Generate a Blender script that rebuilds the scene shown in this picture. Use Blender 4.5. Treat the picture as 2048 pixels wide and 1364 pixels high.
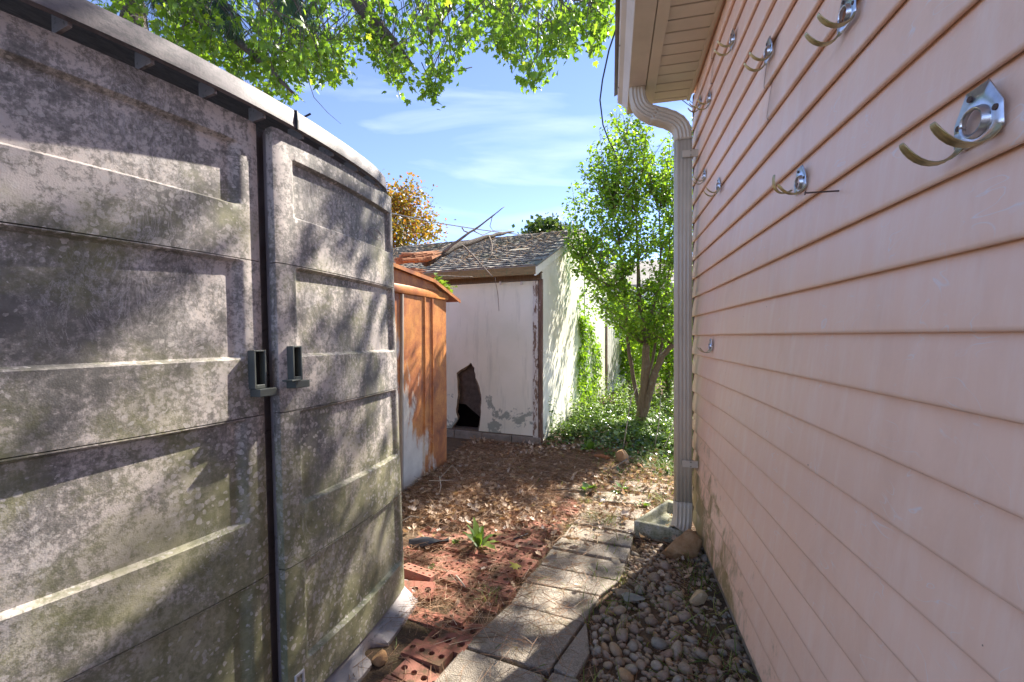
import bpy, bmesh, math, random
import numpy as np
from mathutils import Vector, Matrix
random.seed(7); rng = np.random.default_rng(11)
R = math.radians
for o in list(bpy.data.objects): bpy.data.objects.remove(o)
scn = bpy.context.scene
col = scn.collection
# ------------------------------------------------------------------ camera
H = 1.3                      # eye height in metres: 5 inch siding courses, 8x16 inch pavers
FPX, CX, HY = 850.0, 1024.0, 673.0
YAW = R(13.1)
SN, CS = math.sin(YAW), math.cos(YAW)
cam = bpy.data.cameras.new('camera'); camo = bpy.data.objects.new('camera', cam); col.objects.link(camo)
camo.location = (0, 0, H); camo.rotation_euler = (R(90), 0, YAW)
cam.sensor_width = 36; cam.lens = FPX/2048*36; cam.shift_y = -9/2048
cam.clip_start = 0.02; cam.clip_end = 2000
scn.camera = camo
# ------------------------------------------------------------------ light
SUN_AZ, SUN_EL = R(30), R(46)      # azimuth measured from +Y towards +X
w = bpy.data.worlds.new('World'); scn.world = w; w.use_nodes = True
nt = w.node_tree; nt.nodes.clear()
sky = nt.nodes.new('ShaderNodeTexSky'); sky.sky_type = 'NISHITA'; sky.sun_disc = False
sky.sun_elevation = SUN_EL; sky.sun_rotation = SUN_AZ; sky.air_density = 0.5; sky.dust_density = 0.0; sky.ozone_density = 1.0; sky.altitude = 3000
bg = nt.nodes.new('ShaderNodeBackground'); bg.inputs[1].default_value = 0.15
out = nt.nodes.new('ShaderNodeOutputWorld')
tc = nt.nodes.new('ShaderNodeTexCoord'); mp = nt.nodes.new('ShaderNodeMapping')
mp.inputs['Rotation'].default_value = (0, R(-24), R(-20)); mp.inputs['Scale'].default_value = (1.0, 2.2, 7.0)
nz = nt.nodes.new('ShaderNodeTexNoise'); nz.inputs['Scale'].default_value = 1.7; nz.inputs['Detail'].default_value = 7; nz.inputs['Distortion'].default_value = 0.5
rp = nt.nodes.new('ShaderNodeValToRGB'); rp.color_ramp.elements[0].position = .50; rp.color_ramp.elements[1].position = .85
rp.color_ramp.elements[1].color = (.42, .42, .42, 1)
mx = nt.nodes.new('ShaderNodeMix'); mx.data_type = 'RGBA'; mx.inputs[7].default_value = (2.6, 2.8, 3.0, 1)
L = nt.links.new
L(tc.outputs['Generated'], mp.inputs[0]); L(mp.outputs[0], nz.inputs[0]); L(nz.outputs[0], rp.inputs[0])
L(rp.outputs[0], mx.inputs[0]); tn = nt.nodes.new('ShaderNodeMix'); tn.data_type = 'RGBA'; tn.blend_type = 'MULTIPLY'; tn.inputs[0].default_value = 1; tn.inputs[7].default_value = (.85, .775, .79, 1); tn.clamp_result = False
L(sky.outputs[0], tn.inputs[6]); L(tn.outputs[2], mx.inputs[6]); L(mx.outputs[2], bg.inputs[0]); L(bg.outputs[0], out.inputs[0])
sl = bpy.data.lights.new('sun', 'SUN'); sl.energy = 3.3; sl.angle = R(0.53); sl.color = (1, .93, .83)
so = bpy.data.objects.new('sun', sl); col.objects.link(so)
SDIR = Vector((math.sin(SUN_AZ)*math.cos(SUN_EL), math.cos(SUN_AZ)*math.cos(SUN_EL), math.sin(SUN_EL)))
so.rotation_euler = SDIR.to_track_quat('Z', 'Y').to_euler(); so.location = (4, 8, 12)
vs = scn.view_settings; vs.view_transform = 'Standard'; vs.look = 'None'; vs.gamma = 1; vs.use_curve_mapping = False
vs.exposure = 2.35
scn.cycles.max_bounces = 5; scn.cycles.diffuse_bounces = 3; scn.cycles.transmission_bounces = 3; scn.cycles.glossy_bounces = 2
scn.render.resolution_x, scn.render.resolution_y = 1024, 682
# ------------------------------------------------------------------ pixel -> place helpers
def ray(px, py):
    u, v = (px-CX)/FPX, (HY-py)/FPX
    return Vector((-SN+u*CS, CS+u*SN, v))
def gp(px, py, z=0.0):
    r = ray(px, py); d = (z-H)/r.z
    return Vector((r.x*d, r.y*d, z))
def at_x(px, py, X):
    r = ray(px, py); d = X/r.x
    return Vector((X, r.y*d, H+r.z*d))
def at_d(px, py, d):
    r = ray(px, py); return Vector((r.x*d, r.y*d, H+r.z*d))
def proj(P):                  # arrays (N,3) -> pixel x, y, depth
    X, Y, Z = P[:, 0], P[:, 1], P[:, 2]
    d = -X*SN+Y*CS; rx = X*CS+Y*SN
    dd = np.where(np.abs(d) < 1e-3, 1e-3, d)
    return CX+FPX*rx/dd, HY-FPX*(Z-H)/dd, d
# ------------------------------------------------------------------ materials
def mat(name):
    m = bpy.data.materials.new(name); m.use_nodes = True
    t = m.node_tree; t.nodes.clear()
    o = t.nodes.new('ShaderNodeOutputMaterial'); b = t.nodes.new('ShaderNodeBsdfPrincipled')
    t.links.new(b.outputs[0], o.inputs[0]); b.inputs['Roughness'].default_value = .7
    return m, t, b, o
class N:
    """small node graph builder"""
    def __init__(s, t, coord='Object'):
        s.t = t; tcn = t.nodes.new('ShaderNodeTexCoord'); s.co = tcn.outputs[coord]
        if coord == 'World':
            pass
    def noise(s, scale, detail=4, rough=.55, dist=0, vec=None, sc3=None):
        n = s.t.nodes.new('ShaderNodeTexNoise'); n.inputs['Scale'].default_value = scale
        n.inputs['Detail'].default_value = detail; n.inputs['Roughness'].default_value = rough; n.inputs['Distortion'].default_value = dist
        s.t.links.new(s.scaled(sc3) if sc3 else (vec or s.co), n.inputs['Vector']); return n.outputs[0]
    def scaled(s, sc3):
        m = s.t.nodes.new('ShaderNodeMapping'); m.inputs['Scale'].default_value = sc3
        s.t.links.new(s.co, m.inputs[0]); return m.outputs[0]
    def voro(s, scale, feature='F1', sc3=None, rand=1, out='Distance'):
        n = s.t.nodes.new('ShaderNodeTexVoronoi'); n.inputs['Scale'].default_value = scale; n.feature = feature
        n.inputs['Randomness'].default_value = rand
        s.t.links.new(s.scaled(sc3) if sc3 else s.co, n.inputs['Vector']); return n.outputs[out]
    def ramp(s, v, *stops):
        r = s.t.nodes.new('ShaderNodeValToRGB'); e = r.color_ramp.elements
        while len(e) < len(stops): e.new(.5)
        for i, (p, c) in enumerate(stops):
            e[i].position = p; e[i].color = (c, c, c, 1) if not hasattr(c, '__len__') else (*c[:3], 1)
        s.t.links.new(v, r.inputs[0]); return r.outputs[0]
    def mix(s, f, a, b, mode='MIX'):
        m = s.t.nodes.new('ShaderNodeMix'); m.data_type = 'RGBA'; m.blend_type = mode
        for i, x in ((0, f), (6, a), (7, b)):
            if hasattr(x, 'default_value') or hasattr(x, 'is_linked'): s.t.links.new(x, m.inputs[i])
            elif i == 0: m.inputs[0].default_value = x
            else: m.inputs[i].default_value = (*x[:3], 1)
        return m.outputs[2]
    def math(s, op, a, b=0.0):
        m = s.t.nodes.new('ShaderNodeMath'); m.operation = op
        for i, x in ((0, a), (1, b)):
            if hasattr(x, 'is_linked'): s.t.links.new(x, m.inputs[i])
            else: m.inputs[i].default_value = x
        return m.outputs[0]
    def sep(s, v=None):
        m = s.t.nodes.new('ShaderNodeSeparateXYZ'); s.t.links.new(v or s.co, m.inputs[0]); return m.outputs
    def bump(s, b, h, strength=.3, dist=.01):
        n = s.t.nodes.new('ShaderNodeBump'); n.inputs['Strength'].default_value = strength; n.inputs['Distance'].default_value = dist
        s.t.links.new(h, n.inputs['Height']); s.t.links.new(n.outputs[0], b.inputs['Normal'])
    def attr(s, name):
        a = s.t.nodes.new('ShaderNodeAttribute'); a.attribute_name = name; return a.outputs['Fac']
    def objrand(s):
        a = s.t.nodes.new('ShaderNodeObjectInfo'); return a.outputs['Random']
    def col(s, b, c): s.t.links.new(c, b.inputs['Base Color'])
def worldco(n):
    g = n.t.nodes.new('ShaderNodeNewGeometry'); n.co = g.outputs['Position']
MATS = {}
def simple(name, c, rough=.7, metal=0, var=.12, scale=8, bump=0, bscale=60, bdist=.004, rnd=0.0):
    m, t, b, o = mat(name); n = N(t)
    worldco(n)
    v = n.noise(scale, 5, .6)
    lo = tuple(x*(1-var) for x in c); hi = tuple(min(1, x*(1+var)) for x in c)
    cc = n.ramp(v, (.3, lo), (.7, hi))
    if rnd:
        f = n.ramp(n.objrand(), (0, 1-rnd), (1, 1+rnd)); 
        g = n.t.nodes.new('ShaderNodeMix'); g.data_type = 'RGBA'; g.blend_type = 'MULTIPLY'; g.inputs[0].default_value = 1
        t.links.new(cc, g.inputs[6]); t.links.new(f, g.inputs[7]); cc = g.outputs[2]
    n.col(b, cc); b.inputs['Roughness'].default_value = rough; b.inputs['Metallic'].default_value = metal
    if bump: n.bump(b, n.noise(bscale, 4), bump, bdist)
    MATS[name] = m; return m
def m_resin():
    m, t, b, o = mat('weathered_resin'); n = N(t); worldco(n)
    z = n.sep()[2]
    base = n.ramp(n.noise(2.2, 5, .6), (.3, (.52, .45, .40)), (.7, (.66, .59, .54)))
    # dark mould: fine speckle whose density drifts from place to place
    big = n.noise(2.4, 5, .62, .6); fine = n.noise(75, 5, .8); med = n.noise(17, 6, .72, .5)
    s = n.math('ADD', n.math('MULTIPLY', big, .75), n.math('ADD', n.math('MULTIPLY', fine, .62), n.math('MULTIPLY', med, .40)))
    stk = n.noise(6, 5, .7, .3, sc3=(3.2, 3.2, .22)); s = n.math('ADD', s, n.math('MULTIPLY', n.math('SUBTRACT', stk, .5), .32))
    mk1 = n.ramp(s, (.79, 0), (.865, .62), (.98, .92))
    c = n.mix(mk1, base, n.ramp(n.noise(40, 3), (.3, (.075, .072, .062)), (.7, (.15, .142, .128))))
    # green algae, more of it towards the damp ground
    al = n.math('ADD', n.math('MULTIPLY', n.noise(3.4, 6, .65, .5), 1.0), n.math('MULTIPLY', n.math('SUBTRACT', 1.25, z), .20))
    al = n.math('ADD', al, n.math('MULTIPLY', fine, .22))
    mk2 = n.ramp(al, (.56, 0), (.76, .68))
    c = n.mix(mk2, c, n.ramp(n.noise(25, 4), (.3, (.15, .155, .055)), (.7, (.30, .29, .13))))
    # pale lichen rosettes, clustered
    d = n.t.nodes.new('ShaderNodeTexVoronoi'); d.inputs['Scale'].default_value = 52
    wob = n.t.nodes.new('ShaderNodeMix'); wob.data_type = 'VECTOR'
    nn = n.t.nodes.new('ShaderNodeTexNoise'); nn.inputs['Scale'].default_value = 30; nn.inputs['Detail'].default_value = 4
    t.links.new(n.co, nn.inputs['Vector'])
    va = n.t.nodes.new('ShaderNodeVectorMath'); va.operation = 'MULTIPLY_ADD'; va.inputs[1].default_value = (.03, .03, .03)
    t.links.new(nn.outputs['Color'], va.inputs[0]); t.links.new(n.co, va.inputs[2]); t.links.new(va.outputs[0], d.inputs['Vector'])
    thr = n.ramp(n.noise(3.1, 4, .6), (.40, .1), (.56, .62))
    sp = n.math('LESS_THAN', d.outputs['Distance'], n.math('MULTIPLY', thr, n.ramp(d.outputs['Color'], (0, .1), (1, 1.0))))
    c = n.mix(n.math('MULTIPLY', sp, n.ramp(n.noise(55, 4, .7), (.35, .2), (.6, .75))), c, (.58, .53, .48))
    # wet-run scribbles and scratches
    wv = n.noise(9, 8, .8, 2.0, sc3=(1, 1, .45)); ln = n.math('ABSOLUTE', n.math('SUBTRACT', wv, .5))
    gate = n.ramp(n.noise(1.9, 3), (.52, 0), (.6, 1))
    c = n.mix(n.math('MULTIPLY', n.ramp(ln, (.0, .8), (.018, 0)), gate), c, (.55, .51, .50))
    n.col(b, c); b.inputs['Roughness'].default_value = .62
    n.bump(b, n.math('ADD', n.math('MULTIPLY', n.voro(260), .5), n.math('MULTIPLY', s, .6)), .16, .003)
    MATS['resin'] = m
def m_resin_clean():
    m, t, b, o = mat('taupe_resin'); n = N(t); worldco(n)
    c = n.ramp(n.noise(6, 5), (.3, (.24, .205, .20)), (.7, (.36, .32, .315)))
    sp = n.ramp(n.noise(60, 5, .7, sc3=(1, .35, 1)), (.55, 0), (.62, .7))
    c = n.mix(n.math('MULTIPLY', sp, n.ramp(n.noise(7, 3), (.4, 0), (.6, 1))), c, (.075, .07, .068))
    n.col(b, c); b.inputs['Roughness'].default_value = .55
    n.bump(b, n.noise(220, 2), .15, .002); MATS['resin_clean'] = m
    m2, t, b, o = mat('shaded_speckled_resin'); n = N(t); worldco(n)
    c = n.ramp(n.noise(5, 5), (.3, (.10, .082, .083)), (.7, (.18, .152, .156)))  # base darkened so tree shade on the rim sits in its colour
    sp = n.ramp(n.noise(75, 6, .75, sc3=(1, .3, 1)), (.46, 0), (.56, .85))
    c = n.mix(n.math('MULTIPLY', sp, n.ramp(n.noise(4, 4), (.35, .35), (.6, 1))), c, (.05, .045, .048))
    n.col(b, c); b.inputs['Roughness'].default_value = .6; n.bump(b, n.noise(160, 3), .2, .002); MATS['resin_roof_shaded'] = m2
def m_siding():
    m, t, b, o = mat('pink_siding'); n = N(t); worldco(n)
    z = n.sep()[2]; y = n.sep()[1]
    c = n.ramp(n.noise(1.4, 4, .6), (.3, (.83, .54, .385)), (.7, (.88, .585, .425)))
    c = n.mix(.5, c, n.ramp(n.objrand(), (0, (.82, .535, .38)), (1, (.89, .59, .43))))
    # chalky streaks run down the boards
    c = n.mix(n.ramp(n.noise(7, 5, .7, sc3=(1, 3, .35)), (.45, 0), (.75, .5)), c, (.90, .71, .58))
    c = n.mix(n.ramp(n.noise(3.2, 6, .7, .4, sc3=(1, 1, .5)), (.52, 0), (.75, .4)), c, (.66, .40, .27))
    # pale scuffs and scratches
    a = n.math('ABSOLUTE', n.math('SUBTRACT', n.noise(7, 2, .5, 1.2, sc3=(1, .8, 1.6)), .5))
    sc = n.math('MULTIPLY', n.ramp(a, (0, 1), (.006, 0)), n.ramp(n.noise(9, 4), (.50, 0), (.60, .75)))
    c = n.mix(sc, c, (.8, .7, .66))
    # small dark pits
    c = n.mix(n.math('MULTIPLY', n.math('LESS_THAN', n.voro(15), n.ramp(n.noise(5, 3), (.45, 0), (.7, .055))), .75), c, (.10, .06, .05))
    # green mildew low down by the corner, in streaky blotches
    g = n.math('ADD', n.noise(6, 8, .75, .5, sc3=(1, 1, .7)), n.math('MULTIPLY', n.math('SUBTRACT', .45, z), .42))
    g = n.math('ADD', g, n.math('MULTIPLY', n.math('SUBTRACT', y, 2.45), .20))
    c = n.mix(n.ramp(g, (.50, 0), (.66, .88)), c, (.22, .17, .06))
    n.col(b, c); b.inputs['Roughness'].default_value = .45
    n.bump(b, n.math('ADD', n.noise(4, 4, .6), n.math('MULTIPLY', n.noise(120, 2), .06)), .35, .016); MATS['siding'] = m
def m_rust():
    m, t, b, o = mat('rusted_sheet'); n = N(t)          # object space: x out of the wall, y along, z up
    x, y, z = n.sep()[0], n.sep()[1], n.sep()[2]
    ru = n.ramp(n.noise(3.2, 7, .68, .4), (.28, (.13, .042, .022)), (.44, (.40, .13, .035)), (.58, (.58, .23, .055)), (.8, (.64, .32, .10)))
    ru = n.mix(n.ramp(n.noise(40, 5, .7, sc3=(1, 1, .25)), (.5, 0), (.75, .5)), ru, (.22, .075, .03))
    ru = n.mix(n.ramp(n.noise(90, 5, .8), (.55, 0), (.68, .7)), ru, (.10, .035, .02))
    pa = n.ramp(n.noise(9, 4), (.3, (.60, .53, .42)), (.7, (.72, .65, .53)))
    k = n.math('ADD', n.noise(2.6, 6, .62, .6, sc3=(1, 1.6, .55)), n.math('MULTIPLY', y, -.55))
    k = n.math('ADD', k, n.math('MULTIPLY', n.math('SUBTRACT', .85, z), .26))
    k = n.math('ADD', k, n.math('MULTIPLY', n.noise(35, 4, .7), .10))
    n.col(b, n.mix(n.ramp(k, (.90, 0), (1.0, 1)), ru, pa)); b.inputs['Roughness'].default_value = .55
    n.bump(b, n.noise(70, 5, .7), .25, .003); MATS['rust'] = m
def m_whitewall():
    m, t, b, o = mat('peeling_white_paint'); n = N(t); worldco(n)
    z = n.sep()[2]
    c = n.ramp(n.noise(1.6, 5, .6), (.3, (.74, .73, .57)), (.7, (.87, .85, .71)))
    c = n.mix(n.ramp(n.noise(5, 6, .7, sc3=(2.5, 2.5, .35)), (.52, 0), (.78, .5)), c, (.42, .44, .34))
    pe = n.math('ADD', n.noise(4.2, 7, .66, .3), n.math('MULTIPLY', n.math('SUBTRACT', .5, z), .24))
    c = n.mix(n.ramp(pe, (.60, 0), (.63, .9)), c, (.30, .33, .27))
    c = n.mix(n.ramp(n.noise(30, 6, .8), (.70, 0), (.74, .8)), c, (.22, .19, .14))
    n.col(b, c); b.inputs['Roughness'].default_value = .75
    n.bump(b, n.math('ADD', n.noise(3, 3), n.math('MULTIPLY', n.noise(60, 5), .2)), .3, .012); MATS['white'] = m
def m_wood(name, c1, c2, peel=None, peelt=.55, sc3=(9, 9, .7)):
    m, t, b, o = mat(name); n = N(t); worldco(n)
    g = n.noise(7, 6, .7, .6, sc3=sc3); c = n.ramp(g, (.3, c1), (.7, c2))
    if peel: c = n.mix(n.ramp(n.noise(6, 8, .75, sc3=(4, 4, 1.2)), (peelt, 0), (peelt+.03, 1)), c, peel)
    n.col(b, c); b.inputs['Roughness'].default_value = .85; n.bump(b, g, .4, .01); MATS[name] = m
def m_shingle():
    m, t, b, o = mat('grey_shingle'); n = N(t); worldco(n)
    c = n.mix(.6, n.ramp(n.noise(4, 6, .7), (.3, (.15, .135, .11)), (.7, (.38, .345, .29))), n.ramp(n.objrand(), (0, (.13, .115, .095)), (1, (.40, .365, .31))))
    c = n.mix(n.ramp(n.noise(160, 3), (.5, 0), (.7, .5)), c, (.36, .34, .32))
    c = n.mix(n.ramp(n.noise(2.2, 5), (.55, 0), (.7, .6)), c, (.14, .15, .08))
    n.col(b, c); b.inputs['Roughness'].default_value = .95; n.bump(b, n.noise(200, 3), .5, .004); MATS['shingle'] = m
def m_stone(name, stops, sc=30, rough=.9, bd=.004, speck=None):
    m, t, b, o = mat(name); n = N(t); worldco(n)
    c = n.ramp(n.noise(sc, 6, .7), *stops)
    if speck: c = n.mix(n.ramp(n.noise(sc*6, 3, .6), (.52, 0), (.62, .7)), c, speck)
    n.col(b, c); b.inputs['Roughness'].default_value = rough
    n.bump(b, n.math('ADD', n.noise(sc*5, 4, .7), n.noise(sc, 4)), .5, bd); MATS[name] = m
def m_paver():
    m, t, b, o = mat('concrete_paver'); n = N(t); worldco(n)
    c = n.mix(.5, n.ramp(n.noise(5, 6, .7), (.3, (.21, .17, .125)), (.7, (.36, .305, .235))), n.ramp(n.objrand(), (0, (.20, .165, .125)), (1, (.37, .315, .245))))
    ag = n.t.nodes.new('ShaderNodeTexVoronoi'); ag.inputs['Scale'].default_value = 190; t.links.new(n.co, ag.inputs['Vector'])
    gr = n.ramp(ag.outputs['Color'], (0, (.12, .11, .10)), (.45, (.34, .30, .25)), (.8, (.52, .46, .40)), (1, (.66, .6, .54)))
    c = n.mix(n.ramp(n.noise(3, 4), (.4, .25), (.7, .65)), c, gr)
    c = n.mix(n.ramp(n.noise(9, 6, .7), (.52, 0), (.66, .7)), c, (.12, .10, .05))
    n.col(b, c); b.inputs['Roughness'].default_value = .92
    n.bump(b, n.math('ADD', ag.outputs['Distance'], n.noise(60, 4)), .6, .006); MATS['paver'] = m
def m_brick():
    m, t, b, o = mat('red_brick'); n = N(t); worldco(n)
    c = n.mix(.5, n.ramp(n.noise(9, 6, .7), (.3, (.24, .085, .055)), (.7, (.40, .16, .11))), n.ramp(n.objrand(), (0, (.22, .085, .06)), (.6, (.36, .135, .09)), (1, (.44, .23, .17))))
    c = n.mix(n.ramp(n.noise(12, 7, .75), (.48, 0), (.60, .85)), c, (.12, .085, .045))
    c = n.mix(n.ramp(n.noise(5, 4, .7), (.62, 0), (.72, .7)), c, (.20, .19, .05))
    n.col(b, c); b.inputs['Roughness'].default_value = .92; n.bump(b, n.noise(90, 5, .75), .5, .006); MATS['brick'] = m
def m_pebble():
    m, t, b, o = mat('river_pebble'); n = N(t)
    a = n.objrand(); at = n.attr('rnd'); a = n.math('FRACT', n.math('ADD', n.math('MULTIPLY', a, 7.31), at))
    c = n.ramp(a, (0, (.23, .17, .115)), (.2, (.37, .28, .19)), (.38, (.29, .22, .165)), (.52, (.46, .29, .14)), (.66, (.26, .24, .19)), (.8, (.42, .35, .26)), (.93, (.31, .19, .125)), (1, (.54, .47, .39)))
    worldco(n)
    c = n.mix(n.ramp(n.noise(55, 6, .7), (.4, 0), (.75, .6)), c, (.13, .105, .08))
    c = n.mix(n.ramp(n.noise(120, 3, .7), (.58, 0), (.7, .45)), c, (.5, .45, .38))
    n.col(b, c); b.inputs['Roughness'].default_value = .72; n.bump(b, n.noise(140, 4), .3, .002); MATS['pebble'] = m
def m_soil():
    m, t, b, o = mat('soil_and_needles'); n = N(t); worldco(n)
    c = n.ramp(n.noise(4, 7, .7), (.3, (.06, .04, .025)), (.55, (.13, .085, .05)), (.75, (.20, .13, .075)))
    c = n.mix(n.ramp(n.noise(70, 6, .8, 1.5), (.5, 0), (.7, .7)), c, (.30, .18, .09))
    c = n.mix(n.ramp(n.noise(2.0, 6, .65), (.56, 0), (.70, .7)), c, (.07, .09, .025))
    n.col(b, c); b.inputs['Roughness'].default_value = .97
    n.bump(b, n.math('ADD', n.noise(90, 6, .8, 1), n.noise(16, 5)), .8, .02); MATS['soil'] = m
def m_leaf(name, stops, trans=.45, rough=.45, tcol=(1.0, 1.0, .35), spec=.5):
    m, t, b, o = mat(name); n = N(t)
    c = n.ramp(n.attr('rnd'), *stops)
    n.col(b, c); b.inputs['Roughness'].default_value = rough; b.inputs['Specular IOR Level'].default_value = spec
    tr = t.nodes.new('ShaderNodeBsdfTranslucent'); ms = t.nodes.new('ShaderNodeMixShader'); ms.inputs[0].default_value = trans
    k = n.mix(1.0, c, tcol, 'MULTIPLY'); g = n.t.nodes.new('ShaderNodeMix'); g.data_type = 'RGBA'; g.blend_type = 'MULTIPLY'; g.inputs[0].default_value = 1
    t.links.new(k, g.inputs[6]); g.inputs[7].default_value = (2.0, 2.0, 2.0, 1); g.clamp_result = False
    t.links.new(g.outputs[2], tr.inputs[0])
    t.links.new(b.outputs[0], ms.inputs[1]); t.links.new(tr.outputs[0], ms.inputs[2]); t.links.new(ms.outputs[0], o.inputs[0])
    MATS[name] = m
def m_bark(name, c1, c2, sc=(9, 9, 1.6)):
    m, t, b, o = mat(name); n = N(t); worldco(n)
    g = n.noise(8, 7, .75, .7, sc3=sc); c = n.ramp(g, (.3, c1), (.7, c2))
    c = n.mix(n.ramp(n.noise(12, 5), (.58, 0), (.7, .6)), c, (.26, .26, .20))
    n.col(b, c); b.inputs['Roughness'].default_value = .92; n.bump(b, g, .8, .02); MATS[name] = m
for f in (m_resin, m_resin_clean, m_siding, m_rust, m_whitewall, m_shingle, m_paver, m_brick, m_pebble, m_soil): f()
m_wood('weathered_brown', (.10, .055, .035), (.26, .16, .11), (.58, .54, .48), .60)
m_wood('weathered_white', (.14, .085, .055), (.28, .19, .13), (.66, .63, .56), .46)
m_wood('olive_fascia', (.16, .105, .04), (.27, .185, .08), (.14, .15, .06), .58, (.9, 9, 9))
m_wood('dark_trim', (.10, .075, .055), (.19, .14, .10), None)
m_wood('splintered_wood', (.16, .06, .025), (.52, .22, .09), None, sc3=(5, 5, 5))
m_wood('fence_board', (.42, .42, .40), (.66, .65, .60), (.30, .29, .25), .6)
m_stone('foundation', ((.3, (.20, .18, .14)), (.7, (.34, .30, .25))), 12)
m_stone('mossy_concrete', ((.3, (.16, .16, .09)), (.5, (.30, .29, .20)), (.75, (.42, .40, .36))), 14, speck=(.13, .13, .07))
m_stone('sandstone', ((.25, (.24, .12, .05)), (.5, (.42, .24, .11)), (.8, (.55, .38, .21))), 18, bd=.01)
m_stone('slate_stone', ((.3, (.20, .21, .18)), (.7, (.33, .33, .28))), 12)
m_stone('buff_stone', ((.3, (.42, .29, .15)), (.7, (.62, .48, .30))), 40, bd=.006)
simple('downspout_paint', (.50, .43, .32), .4, var=.10, scale=5)
simple('soffit_paint', (.62, .545, .43), .5, var=.08, scale=4)
simple('gutter_paint', (.56, .49, .40), .45, var=.10, scale=6)
simple('zinc', (.62, .64, .68), .32, 1.0, var=.15, scale=60)
simple('brass_zinc', (.50, .44, .26), .40, 1.0, var=.2, scale=60)
simple('nail_rust', (.10, .06, .045), .7, .3)
simple('handle_green', (.085, .095, .085), .5, var=.2)
simple('handle_dark', (.012, .013, .012), .6)
simple('black_plastic', (.035, .038, .045), .38, var=.3)
simple('black_cable', (.012, .012, .012), .55)
simple('grey_cable', (.25, .25, .25), .6)
simple('fibreboard', (.085, .066, .052), .95, var=.3, scale=20, bump=.4)
simple('fibreboard_tan', (.20, .15, .10), .95, var=.3, scale=30)
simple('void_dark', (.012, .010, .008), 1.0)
simple('track_paint', (.36, .31, .25), .6)
simple('latch_white', (.62, .58, .57), .5)
simple('neighbour_white', (.72, .74, .76), .7, var=.05)
simple('window_dark', (.05, .06, .07), .1)
simple('dry_twig', (.20, .155, .115), .9, var=.4, scale=30)
simple('pale_twig', (.46, .40, .32), .9, var=.3, scale=30)
m_bark('shrub_bark', (.085, .06, .038), (.24, .175, .115))
m_bark('maple_bark', (.05, .04, .033), (.17, .135, .11))
m_bark('pine_bark', (.055, .042, .034), (.16, .12, .095), (6, 6, 1.8))
m_bark('dead_bark', (.035, .026, .02), (.11, .082, .065), (4, 4, 4))
m_leaf('maple_leaf', ((0, (.07, .13, .02)), (.5, (.12, .21, .03)), (.85, (.18, .27, .04)), (1, (.28, .31, .05))), .55)
m_leaf('shrub_leaf', ((0, (.08, .15, .02)), (.5, (.15, .26, .03)), (1, (.25, .35, .05))), .5)
m_leaf('ivy_leaf', ((0, (.035, .075, .015)), (.5, (.07, .13, .028)), (1, (.13, .20, .05))), .25, .25)
m_leaf('weed_leaf', ((0, (.07, .13, .025)), (.6, (.13, .22, .04)), (1, (.22, .30, .08))), .35, .5)
m_leaf('autumn_leaf', ((0, (.07, .085, .02)), (.4, (.19, .15, .025)), (.75, (.30, .145, .03)), (1, (.30, .075, .025))), .35)
m_leaf('far_leaf', ((0, (.03, .055, .015)), (.6, (.05, .085, .022)), (1, (.085, .12, .03))), .25)
m_leaf('pine_needle_green', ((0, (.03, .075, .035)), (1, (.08, .15, .07))), .15)
m_leaf('needle_litter', ((0, (.12, .06, .032)), (.35, (.25, .135, .07)), (.7, (.40, .25, .145)), (1, (.62, .49, .36))), .1, .7, (1, .9, .7))
m_leaf('dry_leaf', ((0, (.17, .095, .05)), (.4, (.32, .21, .125)), (.75, (.50, .38, .27)), (1, (.68, .60, .52))), .15, .7, (1, .85, .6))
m_leaf('yellow_leaf', ((0, (.50, .45, .07)), (1, (.55, .52, .10))), .3, .5)
m_leaf('grass_blade', ((0, (.06, .10, .02)), (.6, (.13, .19, .035)), (1, (.33, .30, .12))), .35, .5)
m_leaf('lily_blade', ((0, (.08, .16, .02)), (1, (.16, .27, .04))), .4, .4)
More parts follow.
